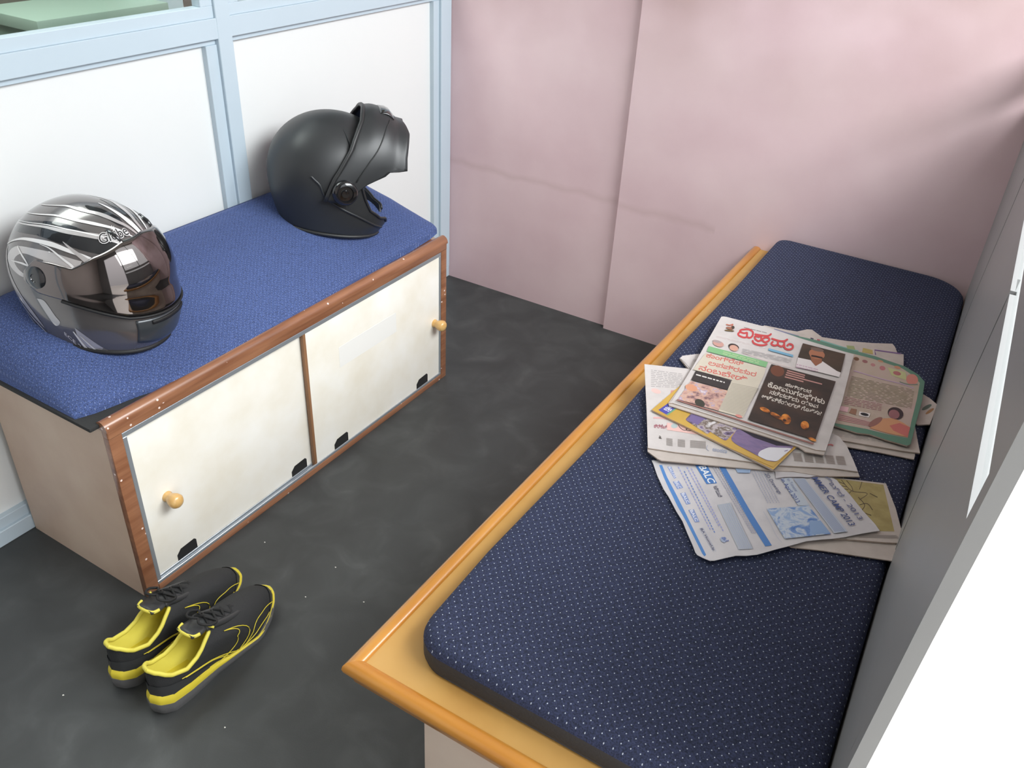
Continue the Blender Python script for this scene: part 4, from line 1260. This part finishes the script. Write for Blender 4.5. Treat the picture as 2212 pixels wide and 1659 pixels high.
for sg in (-1, 1):
    m_ = lambda L_: [(sg * a, e) for a, e in L_]
    panel(m_([(12, 36), (40, 48), (75, 58), (110, 56), (150, 40), (165, 30), (150, 30), (112, 42), (80, 42), (50, 36), (28, 30)]), 3, 0.0005)     # black sweep
    panel(m_([(60, 30), (92, 34), (128, 26), (140, 10), (120, 4), (100, 8), (84, 12), (66, 22)]), 1, 0.0005)                                     # silver side
    panel(m_([(96, 26), (118, 24), (128, 14), (116, 8), (100, 12)]), 0, 0.0009)                                                                  # grey shape in it
    panel(m_([(146, 18), (150, -6), (132, -24), (108, -42), (120, -24), (134, -4)]), 1, 0.0006)
    panel(m_([(104, -12), (92, -34), (84, -30), (88, -24), (96, -12)]), 1, 0.0006)
    panel(m_([(70, -30), (48, -40), (30, -46), (48, -46), (66, -42)]), 1, 0.0006)
    panel(m_([(6, 60), (20, 74), (60, 80), (30, 66), (14, 52)]), 3, 0.0005)
    ribbon(sh, m_([(4, 41), (12, 55), (40, 70), (110, 74), (160, 56)]), taper(0.010, 0.3, 0.1, .4), V, F, MI, 1, 0.0011)
    ribbon(sh, m_([(10, 41), (26, 53), (62, 62), (110, 62), (158, 44)]), taper(0.007, 0.3, 0.1, .4), V, F, MI, 2, 0.0014)
    ribbon(sh, m_([(22, 38), (40, 47), (72, 52), (112, 50), (156, 34)]), taper(0.011, 0.4, 0.1, .3), V, F, MI, 1, 0.0012)
    ribbon(sh, m_([(24, 38), (42, 48), (74, 54), (112, 52), (156, 36)]), taper(0.003, 0.6, 0.3, .3), V, F, MI, 2, 0.0016)
    ribbon(sh, m_([(46, 29), (62, 35), (92, 40), (124, 34), (148, 18)]), taper(0.009, 0.2, 0.1, .5), V, F, MI, 2, 0.0013)
    ribbon(sh, m_([(52, 27), (60, 33), (72, 40), (80, 44)]), taper(0.011, 1.0, 0.05, .05), V, F, MI, 1, 0.0015)
    ribbon(sh, m_([(66, 22), (70, 27), (90, 36), (104, 37)]), taper(0.006, 0.8, 0.05, .1), V, F, MI, 2, 0.0017)
    ribbon(sh, m_([(66, 22), (74, 19), (86, 16)]), taper(0.007, 1.0, 0.2, .1), V, F, MI, 2, 0.0018)
    ribbon(sh, m_([(128, 26), (112, 18), (104, 8)]), taper(0.004, 0.5, 0.1, .3), V, F, MI, 2, 0.0014)
    ribbon(sh, m_([(132, 12), (116, 16), (98, 16)]), taper(0.004, 0.2, 0.2, .5), V, F, MI, 2, 0.0015)
    ribbon(sh, m_([(152, 12), (148, -10), (128, -32), (104, -48)]), taper(0.004, 0.3, 0.2, .5), V, F, MI, 2, 0.0014)
    ribbon(sh, m_([(160, 6), (150, -18), (130, -40), (106, -52)]), taper(0.004, 0.3, 0.2, .5), V, F, MI, 2, 0.0014)
    ribbon(sh, m_([(66, -36), (50, -46), (34, -50)]), taper(0.004, 0.3, 0.1, .3), V, F, MI, 2, 0.0014)
    ribbon(sh, m_([(72, -34), (58, -48), (30, -56)]), taper(0.006, 0.5, 0.1, .4), V, F, MI, 2, 0.0014)
    for a, e in ((108, 10), (26, 52), (60, -52)):                                                                                               # little stars
        for k in range(4):
            w_ = k * 45
            dx, dy = 3.2 * math.cos(D2R(w_)), 3.2 * math.sin(D2R(w_))
            ribbon(sh, m_([(a - dx, e - dy), (a, e), (a + dx, e + dy)]), taper(0.0022, 0.1, 0.1, .5), V, F, MI, 2, 0.002, 3)
ribbon(sh, [(0, 42), (0, 62), (0, 80)], taper(0.012, 0.6, 0.1, .3), V, F, MI, 2, 0.0012)
# the maker's lettering above the visor
gV, gF = glyphs('Globe', 0.0)
gx0, gx1 = min(v[0] for v in gV), max(v[0] for v in gV)
for grow, mi, dd in ((0.05, 2, 0.0020), (0.0, 3, 0.0026)):
    gV, gF = glyphs('Globe', grow)
    b0 = len(V)
    for x, y in gV:
        V.append(sh.hit(-44 + 30 * (x - gx0) / (gx1 - gx0), 42.0 + 3.0 * (x - gx0) / (gx1 - gx0) + 11.0 * y, dd + 0.0012))
    for f in gF: F.append(tuple(b0 + i for i in f)); MI.append(mi)
gV, gF = glyphs('ECE 22.05', 0.0); gx0, gx1 = min(v[0] for v in gV), max(v[0] for v in gV); b0 = len(V)
for x, y in gV: V.append(sh.hit(-82 + 26 * (x - gx0) / (gx1 - gx0), -41 - 3 * (x - gx0) + 4.5 * y, 0.001))
for f in gF: F.append(tuple(b0 + i for i in f)); MI.append(2)
ob('shell', V, F, [M_gun, M_sil, M_whg, M_bkg], hz, fm=MI, smooth=True)
# visor
def vl(a):
    a = abs(math.degrees(a)); return linterp(a, [(0, .305), (40, .32), (70, .38), (84, .40), (98, .40), (108, .46)])
def vh(a):
    a = abs(math.degrees(a)); return linterp(a, [(0, .735), (30, .715), (60, .64), (76, .575), (88, .58), (100, .575), (108, .50)])
M_vis = mat('smoked_mirror_visor', (116, 109, 108), 0.05, 0.97, coat=0.6)
V, F = sh.grid(-D2R(108), D2R(108), 100, vl, vh, 20, lambda a, t: 0.0045)
o_ = ob('visor', V, F, M_vis, hz); clean(o_); md = o_.modifiers.new('thickness', 'SOLIDIFY'); md.thickness = 0.0035; md.offset = -1
V = [sh.off(a, vl(a) - 0.012, 0.005) for a in [D2R(k) for k in range(-84, 85, 4)]]
tubeo('visor_seal', V, 0.0028, M_rub, hz, 6)
for sg in (-1, 1):
    o_ = empty('visor_pivot', sh.off(sg * D2R(97), 0.49, 0.003)); o_.parent = hz
    bpy.data.objects.remove(o_)
    p = sh.off(sg * D2R(98), 0.49, 0.002); n_ = sh.nrm(sg * D2R(98), 0.49)
    pv = lathe('visor_pivot', [(0.0, -0.004), (0.021, -0.004), (0.021, 0.0035), (0.016, 0.006), (0.008, 0.0065), (0.007, 0.005), (0.0, 0.005)], M_bkg, hz, 28)
    pv.matrix_local = Matrix.Translation(p) @ n_.to_track_quat('Z', 'Y').to_matrix().to_4x4()
# chin: dark mouth piece with vent
V, F = sh.grid(-D2R(36), D2R(36), 30, lambda a: .06 + .06 * abs(a), lambda a: .275, 8, 0.0022)
o_ = ob('chin_piece', V, F, mat('chin_satin', (58, 62, 66), 0.35, 0.2, coat=0.4), hz); clean(o_); md = o_.modifiers.new('thickness', 'SOLIDIFY'); md.thickness = 0.004; md.offset = -1
V, F = sh.grid(-D2R(22), D2R(22), 20, lambda a: .235, lambda a: .262, 2, 0.0052)
o_ = ob('chin_vent', V, F, M_rub, hz); clean(o_); md = o_.modifiers.new('thickness', 'SOLIDIFY'); md.thickness = 0.004; md.offset = -1
tubeo('neck_trim', [sh.pt(a, 0.0) + Vector((0, 0, 0.001)) for a in [2 * PI * k / 64 for k in range(64)]], 0.005, M_rub, hz, 8, True)
V, F = sh.grid(-PI, PI, 48, lambda a: 0.0, lambda a: 0.35, 4, -0.022)
clean(ob('lining', V, F, mat('grey_lining', (60, 60, 64), 0.95), hz))
# spoiler-like rear vent and small top vents
for sg in (-1, 1):
    P = [sh.hit(sg * a, e, 0.002) for a, e in ((24, 40), (28, 46), (34, 52))]
    tubeo('top_vent', P, 0.004, M_bkg, hz, 8, radii=[0.002, 0.0045, 0.003])

# ---- black flip-up helmet
sh = Shell(H=0.286, zc=0.140, back=0.162, front=0.155, w=0.134, chin=0.160, nx=2.2)
hb = empty('flip_up_helmet', (0.170, -0.832, 0.534), 0, 'matt black flip-up helmet with its chin bar raised, near the pink wall', 'helmet')
hb.rotation_euler = (D2R(-4), D2R(10), D2R(44)); hb.scale = (1.03, 1.03, 1.03)
M_matt = mat('matt_black_shell', (42, 44, 46), 0.40, 0.0, coat=0.0, spec=0.55)
M_matt2 = mat('matt_black_trim', (40, 41, 42), 0.45)
M_gl2 = mat('gloss_black_part', (26, 26, 28), 0.15, coat=0.6)
def jaw(a):      # height fraction of the lower shell's upper edge
    a = abs(math.degrees(a)); return linterp(a, [(0, .0), (19, .0), (20, .10), (26, .15), (40, .17), (55, .24), (60, .32), (65, .42), (70, .52), (75, .62), (80, .72), (84, .80)])
def brow(a):
    a = abs(math.degrees(a)); return linterp(a, [(0, .70), (40, .70), (58, .68), (66, .64), (70, .62), (75, .63), (80, .73), (84, .80)])
V, F = sh.grid(-PI, PI, 144, lambda a: 0.0, jaw, 26, 0.0)
V2, F2 = sh.grid(-PI, PI, 144, lambda a: max(brow(a), jaw(a)), lambda a: 1.0, 30, 0.0)
b0 = len(V); V = V + V2; F = F + [tuple(b0 + i for i in f) for f in F2]
# drop collapsed faces at the front gap
F = [f for f in F if len({tuple(round(c, 5) for c in V[i]) for i in f}) > 2]
o_ = ob('shell', V, F, M_matt, hb); clean(o_, 2e-4); md = o_.modifiers.new('thickness', 'SOLIDIFY'); md.thickness = 0.006; md.offset = -1
# padding inside
V, F = sh.grid(D2R(58), D2R(302), 90, lambda a: 0.01, lambda a: 0.95, 24, -0.020)
o_ = ob('lining', V, F, mat('blue_black_padding', (44, 66, 92), 0.8), hb); clean(o_); md = o_.modifiers.new('thickness', 'SOLIDIFY'); md.thickness = 0.014; md.offset = -1
# rim of the face opening
R_ = [sh.off(a, max(0.02, jaw(a)), 0.001) for a in [D2R(k) for k in range(-76, -19, 3)]]
tubeo('jaw_trim', R_, 0.0035, M_matt2, hb, 8)
tubeo('jaw_trim', [Vector((p.x, -p.y, p.z)) for p in R_], 0.0035, M_matt2, hb, 8)
tubeo('neck_trim', [sh.pt(a, 0.0) + Vector((0, 0, 0.001)) for a in [D2R(20 + 320 * k / 64) for k in range(65)]], 0.0045, M_matt2, hb, 8)
# raised crease from behind the pivot to the jaw tip
for sg in (-1, 1):
    P = [sh.off(sg * D2R(a), v, 0.0008) for a, v in crom([(108, .47), (100, .42), (95, .33), (84, .25), (66, .18), (46, .11), (28, .07)], 6)]
    tubeo('crease', P, 0.0030, M_matt, hb, 8)
    p = sh.off(sg * D2R(82), 0.40, 0.017); n_ = sh.nrm(sg * D2R(82), 0.40)
    pv = lathe('pivot_cover', [(0.0, -0.004), (0.031, -0.004), (0.031, 0.004), (0.027, 0.008), (0.020, 0.010), (0.018, 0.007), (0.010, 0.0065), (0.009, 0.012), (0.0, 0.0125)], M_gl2, hb, 28)
    pv.matrix_local = Matrix.Translation(p) @ n_.to_track_quat('Z', 'Y').to_matrix().to_4x4()
# chin bar swung up round the pivots
PVx, PVz = 0.018, 0.124
fl = bpy.data.objects.new('chin_bar', None)
bpy.data.objects.remove(fl)
ROT = -D2R(90)
def flip(p):
    x, z = p.x - PVx, p.z - PVz
    c, s_ = math.cos(ROT), math.sin(ROT)
    return Vector((PVx + x * c + z * s_, p.y, PVz - x * s_ + z * c))
cs = Shell(H=0.286, zc=0.140, back=0.162, front=0.180, w=0.142, chin=0.202, nx=2.3)
def blo(a):
    a = abs(math.degrees(a)); return linterp(a, [(0, -.05), (30, -.10), (60, -.09), (72, -.10), (76, .04), (81, .08), (88, .24), (95, .34)])
def bhi(a):
    a = abs(math.degrees(a)); return linterp(a, [(0, .27), (30, .29), (60, .36), (80, .46), (95, .50)])
V, F = cs.grid(-D2R(95), D2R(95), 90, blo, bhi, 16, lambda a, t: 0.004 + 0.004 * math.sin(PI * t) * math.cos(a))
cbar = ob('chin_bar', [flip(p) for p in V], F, M_matt, hb); clean(cbar); md = cbar.modifiers.new('thickness', 'SOLIDIFY'); md.thickness = 0.006; md.offset = -1
tubeo('rim', [flip(cs.off(a, bhi(a), 0.003)) for a in [D2R(k) for k in range(-95, 96, 5)]], 0.0055, M_matt2, cbar, 8)
# chin vent on the bar
V, F = cs.grid(-D2R(16), D2R(16), 14, lambda a: .04, lambda a: .15, 5, lambda a, t: 0.013 - 0.004 * abs(2 * t - 1))
o_ = ob('chin_vent', [flip(p) for p in V], F, M_gl2, cbar); clean(o_); md = o_.modifiers.new('thickness', 'SOLIDIFY'); md.thickness = 0.006; md.offset = -1
for sg in (-1, 1):
    P = [flip(cs.off(sg * D2R(a), v, 0.009)) for a, v in crom([(84, .30), (60, .16), (36, .10), (22, .08)], 6)]
    tubeo('groove_line', P, 0.0012, M_matt2, cbar, 6)
M_chip = mat('chipped_paint', (190, 188, 184), 0.7)
for (a, v, w_) in ((176, .44, .004), (178, .40, .003), (183, .30, .0045)):
    p = sh.off(D2R(a), v, 0.0002)
    lathe('paint_chip', [(0, 0), (w_, 0.0), (w_ * .7, 0.0006), (0, 0.0006)], M_chip, hb, 7).matrix_local = Matrix.Translation(p) @ sh.nrm(D2R(a), v).to_track_quat('Z', 'Y').to_matrix().to_4x4()


# ================================================================ running shoes
M_upper = mat('black_mesh_upper', (38, 39, 40), 0.7, bump=0.6, bscale=900)
M_over = mat('black_synthetic', (52, 53, 54), 0.4)
M_yel2 = mat('yellow_lining', (218, 206, 84), 0.7, noise=0.05, nscale=40)
M_ymid = mat('yellow_midsole', (212, 194, 58), 0.45)
M_sole = mat('grey_outsole', (88, 88, 88), 0.7, bump=0.2)
M_lace = mat('black_lace', (28, 28, 28), 0.8)
M_dark = mat('dark_insole', (46, 44, 38), 0.9)


def make_shoe(mirror, label):
    root = empty('running_shoe', (0, 0, 0), 0, label, 'shoe', 'pair of black running shoes by the cabinet')
    LEN = 0.298
    mm = -1 if mirror else 1            # mm=1: right shoe, outer side is -y

    def base(u, k=0.0):
        """sole outline, u 0..1 from heel round the outer side to the toe and back; k grows it"""
        a = 2 * PI * u
        t = (1 - math.cos(a)) / 2                                       # 0 heel .. 1 toe
        x = t * LEN
        outer = u < 0.5
        w = linterp(t, [(0, 0.0), (0.02, 0.016), (0.08, 0.028), (0.2, 0.033), (0.4, 0.034 if outer else 0.029), (0.55, 0.040 if outer else 0.034), (0.7, 0.046 if outer else 0.044), (0.85, 0.037 if outer else 0.042), (0.94, 0.026 if outer else 0.033), (0.98, 0.016 if outer else 0.023), (0.995, 0.007 if outer else 0.011), (1, 0.0)])
        yc = linterp(t, [(0, 0.0), (0.4, 0.003), (0.75, 0.002), (1, 0.010)])
        y = yc + (-w if outer else w)
        cx, cy = 0.45 * LEN, 0.0
        if k:
            d = Vector((x - cx, (y - cy) * 2.2)); d.normalize(); x += d.x * k; y += d.y * k
        return Vector((x, y * mm, 0))
    def spring(x):                                                       # toe and heel lift
        t = x / LEN
        return 0.020 * max(0, (t - 0.72) / 0.28) ** 2 + 0.006 * max(0, (0.1 - t) / 0.1) ** 2
    N = 96
    U = [i / N for i in range(N)]
    def band(z0, z1, k0, k1, name, m, close=True, parent=root, wav=None):
        vs, fs = [], []
        lv = 5
        for j in range(lv + 1):
            t = j / lv
            for u in U:
                p = base(u, k0 + (k1 - k0) * t + 0.002 * math.sin(PI * t))
                a0, a1 = (z0(u) if callable(z0) else z0), (z1(u) if callable(z1) else z1)
                vs.append(Vector((p.x, p.y, a0 + (a1 - a0) * t + spring(p.x))))
        for j in range(lv):
            for i in range(N):
                fs.append((j * N + i, j * N + (i + 1) % N, (j + 1) * N + (i + 1) % N, (j + 1) * N + i))
        if close:
            fs.append(tuple(range(N))[::-1]); fs.append(tuple(lv * N + i for i in range(N)))
        o = ob(name, vs, fs, m, parent)
        b_ = bmesh.new(); b_.from_mesh(o.data); bmesh.ops.recalc_face_normals(b_, faces=b_.faces); b_.to_mesh(o.data); b_.free()
        return autosmooth(o, 40)
    tt = lambda u: (1 - math.cos(2 * PI * u)) / 2
    zs = lambda u: linterp(tt(u), [(0, .022), (0.25, .019), (0.5, .014), (0.75, .0115), (1, .014)])
    zy = lambda u: linterp(tt(u), [(0, .040), (0.12, .038), (0.3, .031), (0.5, .0195), (0.65, .0150), (0.8, .0130), (1, .0155)])
    band(0.0, zs, 0.002, 0.006, 'outsole', M_sole)
    band(zs, zy, 0.0045, 0.0005, 'midsole', M_ymid)
    # collar opening and throat: one loop from the heel along both sides to the lacing throat
    def collar(u):
        a = 2 * PI * u; t = (1 - math.cos(a)) / 2
        x = 0.006 + t * 0.130
        w = linterp(t, [(0, 0), (0.03, 0.014), (0.12, 0.025), (0.4, 0.031), (0.7, 0.029), (0.9, 0.022), (0.98, 0.012), (1, 0.0)])
        z = linterp(t, [(0, .094), (0.06, .090), (0.2, .074), (0.42, .064), (0.6, .068), (0.8, .082), (1, .094)])
        return Vector((x, (0.001 + (-w if u < 0.5 else w)) * mm, z))
    def S(u, v, d=0.0):
        """upper surface: v=0 on the midsole, v=1 at the collar"""
        b_ = base(u, -0.001); b_.z = zy(u) - 0.003 + spring(b_.x); c = collar(u); t = tt(u)
        q = Vector((b_.x + (0.006 if t < .1 else 0) * 0, b_.y * 1.04, b_.z + (c.z - b_.z) * 0.55))
        q.x = b_.x * (1 - 0.02 * t ** 3) + c.x * 0.02 * t ** 3
        q.z = linterp(t, [(0, .062), (0.3, .052), (0.6, .058), (0.8, .066), (1, .066)])
        p = b_ * (1 - v) ** 2 + q * 2 * v * (1 - v) + c * v * v
        if d:
            e = 0.004
            du = S((u + e) % 1, v) - S((u - e) % 1, v); dv = S(u, min(1, v + e)) - S(u, max(0, v - e))
            n_ = du.cross(dv)
            if n_.length > 1e-12:
                n_.normalize()
                if n_.dot(p - Vector((p.x * .8 + .02, 0, 0.03))) < 0: n_ = -n_
                p = p + n_ * d
        return p
    NV = 18
    vs, fs = [], []
    for j in range(NV + 1):
        for u in U: vs.append(S(u, j / NV))
    for j in range(NV):
        for i in range(N):
            fs.append((j * N + i, j * N + (i + 1) % N, (j + 1) * N + (i + 1) % N, (j + 1) * N + i))
    up = ob('upper', vs, fs, M_upper, root); clean(up)
    # lining: from the collar lip down to the insole
    vs, fs = [], []
    NL = 8
    for j in range(NL + 1):
        t = j / NL
        for u in U:
            c = collar(u); b_ = base(u, -0.010); k = Vector((min(b_.x, 0.012 + tt(u) * 0.19), b_.y * 0.80, 0.030))
            ctrl = Vector((c.x * 0.97 + 0.002, c.y * 0.97, c.z * 0.6 + 0.012))
            vs.append(c * (1 - t) ** 2 + ctrl * 2 * t * (1 - t) + k * t * t)
    for j in range(NL):
        for i in range(N):
            fs.append((j * N + i, (j + 1) * N + i, (j + 1) * N + (i + 1) % N, j * N + (i + 1) % N))
    fs.append(tuple(NL * N + i for i in range(N)))
    ln = ob('lining', vs, fs, M_yel2, root); clean(ln)
    tubeo('collar_edge', [collar(u) for u in [0.004 + 0.992 * i / 80 for i in range(80)] if not 0.42 < u < 0.58], 0.0038, M_yel2, root, 8) if False else None
    for lo_, hi_ in ((0.0, 0.405), (0.595, 1.0)):
        tubeo('collar_edge', [collar(lo_ + (hi_ - lo_) * i / 40) for i in range(41)], 0.0038, M_yel2, root, 8)
    # throat: dark lacing panel, tongue, laces
    def thr(x, y):
        """point on the instep at length x, side offset y"""
        t = (x - 0.10) / 0.12
        z = linterp(x, [(0.10, .098), (0.13, .099), (0.16, .0855), (0.19, .0735), (0.215, .064), (0.235, .057)])
        return Vector((x, y * mm, z - 7.5 * y * y))
    vs, fs = [], []
    nx_, ny_ = 16, 6
    for i in range(nx_ + 1):
        x = 0.088 + (0.222 - 0.088) * i / nx_
        w = linterp(x, [(0.088, .020), (0.10, .024), (0.13, .020), (0.19, .015), (0.222, .008)])
        for j in range(ny_ + 1):
            y = -w + 2 * w * j / ny_
            p = thr(x, y); p.z += 0.001 + (0.006 * max(0, (0.115 - x) / 0.027))
            vs.append(p)
    for i in range(nx_):
        for j in range(ny_):
            k = i * (ny_ + 1) + j; fs.append((k, k + 1, k + ny_ + 2, k + ny_ + 1))
    tg = ob('tongue', vs, fs, [M_over], root); clean(tg); md = tg.modifiers.new('thickness', 'SOLIDIFY'); md.thickness = 0.004; md.offset = 1
    tubeo('tongue_edge', [thr(x, y) + Vector((0, 0, 0.008)) for x, y in crom([(0.104, -.023), (0.092, -.018), (0.088, 0), (0.092, .018), (0.104, .023)], 5)], 0.0030, M_yel2, tg, 8)
    for sg in (-1, 1):
        P = [(0.120, 0.019), (0.14, 0.021), (0.17, 0.020), (0.20, 0.016), (0.222, 0.008)]
        tubeo('eyelet_panel', [thr(x, sg * y) + Vector((0, 0, 0.0015)) for x, y in crom(P, 6)], 0.0055, M_over, root, 8, radii=None)
    L_ = 0
    for k in range(5):
        x = 0.128 + 0.019 * k; w = 0.018 - 0.0017 * k
        for sg in (-1, 1):
            P = [thr(x, -sg * w) + Vector((0, 0, .005)), thr(x + 0.007, 0) + Vector((0, 0, 0.0085)), thr(x + 0.016, sg * w * .95) + Vector((0, 0, .005))]
            P = [Vector(q) for q in crom([tuple(q) for q in P], 5)]
            tubeo('lace', P, 0.0026, M_lace, root, 6)
    for sg in (-1, 1):
        P = [(0.122, 0, .012), (0.112, sg * .016, .017), (0.126, sg * .030, .010), (0.142, sg * .024, .008), (0.13, sg * .006, .013)]
        tubeo('lace_bow', [thr(x, y) + Vector((0, 0, z + 6 * y * y)) for x, y, z in crom(P, 6)], 0.0024, M_lace, root, 6)
    tubeo('lace_tip', [thr(0.124, -.022) + Vector((0, 0, .008)), thr(0.130, -.030) + Vector((0, 0, .006))], 0.0022, M_yel2, root, 6)
    # heel counter and toe overlays
    for nm, u0, u1, vlo_, vhi_ in (('heel_overlay', -0.20, 0.20, 0.0, 0.50), ('toe_overlay', 0.39, 0.61, 0.0, 0.22)):
        vs, fs = [], []
        na, nv = 30, 6
        for i in range(na + 1):
            uu = u0 + (u1 - u0) * i / na
            e = 1 - abs(2 * i / na - 1) ** 3
            for j in range(nv + 1):
                vs.append(S(uu % 1, vlo_ + (vhi_ * (0.35 + 0.65 * e) - vlo_) * j / nv, 0.0015))
        for i in range(na):
            for j in range(nv):
                k = i * (nv + 1) + j; fs.append((k, k + nv + 1, k + nv + 2, k + 1))
        clean(ob(nm, vs, fs, M_over, root))
    # yellow stitched lines on the outer side (u < 0.5) and plain trim round the toe
    def line(nm, P, r, m=M_ymid):
        tubeo(nm, [S(u % 1, v, 0.0022) for u, v in crom(P, 6)], r, m, root, 6)
    for sd in (0, 1):
        f = (lambda u: u) if sd == 0 else (lambda u: 1 - u)
        g = lambda L_: [(f(u), v) for u, v in L_]
        line('side_stitching', g([(0.135, 0.50), (0.19, 0.42), (0.235, 0.22), (0.27, 0.02)]), 0.0008)
        line('side_stitching', g([(0.145, 0.46), (0.20, 0.34), (0.24, 0.12), (0.255, 0.0)]), 0.0008)
        line('side_stitching', g([(0.22, 0.02), (0.27, 0.26), (0.30, 0.50)]), 0.0008)
        line('side_stitching', g([(0.30, 0.50), (0.325, 0.60), (0.345, 0.82)]), 0.0008)
        line('side_stitching', g([(0.345, 0.82), (0.325, 0.42), (0.27, 0.04)]), 0.0008)
        line('side_stitching', g([(0.285, 0.06), (0.335, 0.32), (0.385, 0.28), (0.42, 0.10)]), 0.0008)
        line('side_stitching', g([(0.27, 0.03), (0.33, 0.16), (0.385, 0.10)]), 0.0009)
        line('sole_piping', g([(0.17, 0.02), (0.25, 0.03), (0.33, 0.03), (0.40, 0.05), (0.47, 0.06)]), 0.0010)
    return root


def copy_tree(o, parent=None):
    c = o.copy(); COL.objects.link(c); c.parent = parent
    for ch in o.children: copy_tree(ch, c)
    return c


rs = make_shoe(False, 'black and yellow running shoe farther from the cabinet, outer side towards the viewer')
rs.location = (0.650, -1.905, 0.0); rs.rotation_euler = (0, 0, D2R(92)); rs.scale = (1.09, 1.02, 1.24)
ls = make_shoe(True, 'black and yellow running shoe tucked against the corner of the cabinet')
ls.location = (0.544, -1.908, 0.0); ls.rotation_euler = (0, 0, D2R(95)); ls.scale = (1.09, 1.02, 1.24)

# ================================================================ crumbs on the floor
M_crumb = mat('white_crumb', (225, 222, 215), 0.9)
for i, (px, py, lb) in enumerate([(572, 1172, 'tiny white crumb on the floor just in front of the left sliding door'), (786, 1301, 'white crumb on the floor nearest the corner of the wooden bench'), (725, 1226, 'pale speck on the floor midway between the cabinet and the bench'), (137, 1502, 'white crumb on the floor left of the running shoes'), (660, 1290, 'white speck on the floor just beyond the toe of the nearer running shoe'), (486, 1572, 'white crumb on the floor below the running shoes, nearest the viewer')]):
    p = at(px, py, 0.0)
    b_ = bmesh.new(); bmesh.ops.create_icosphere(b_, subdivisions=1, radius=0.0016)
    for v in b_.verts: v.co = Vector((v.co.x * random.uniform(.8, 1.6), v.co.y * random.uniform(.8, 1.4), (v.co.z + 0.0016) * 0.6))
    o_ = ob_bm('paper_crumb', b_, M_crumb); o_.location = (p.x, p.y, 0.0)
    tag(o_, lb, 'crumb', 'white crumbs on the floor')
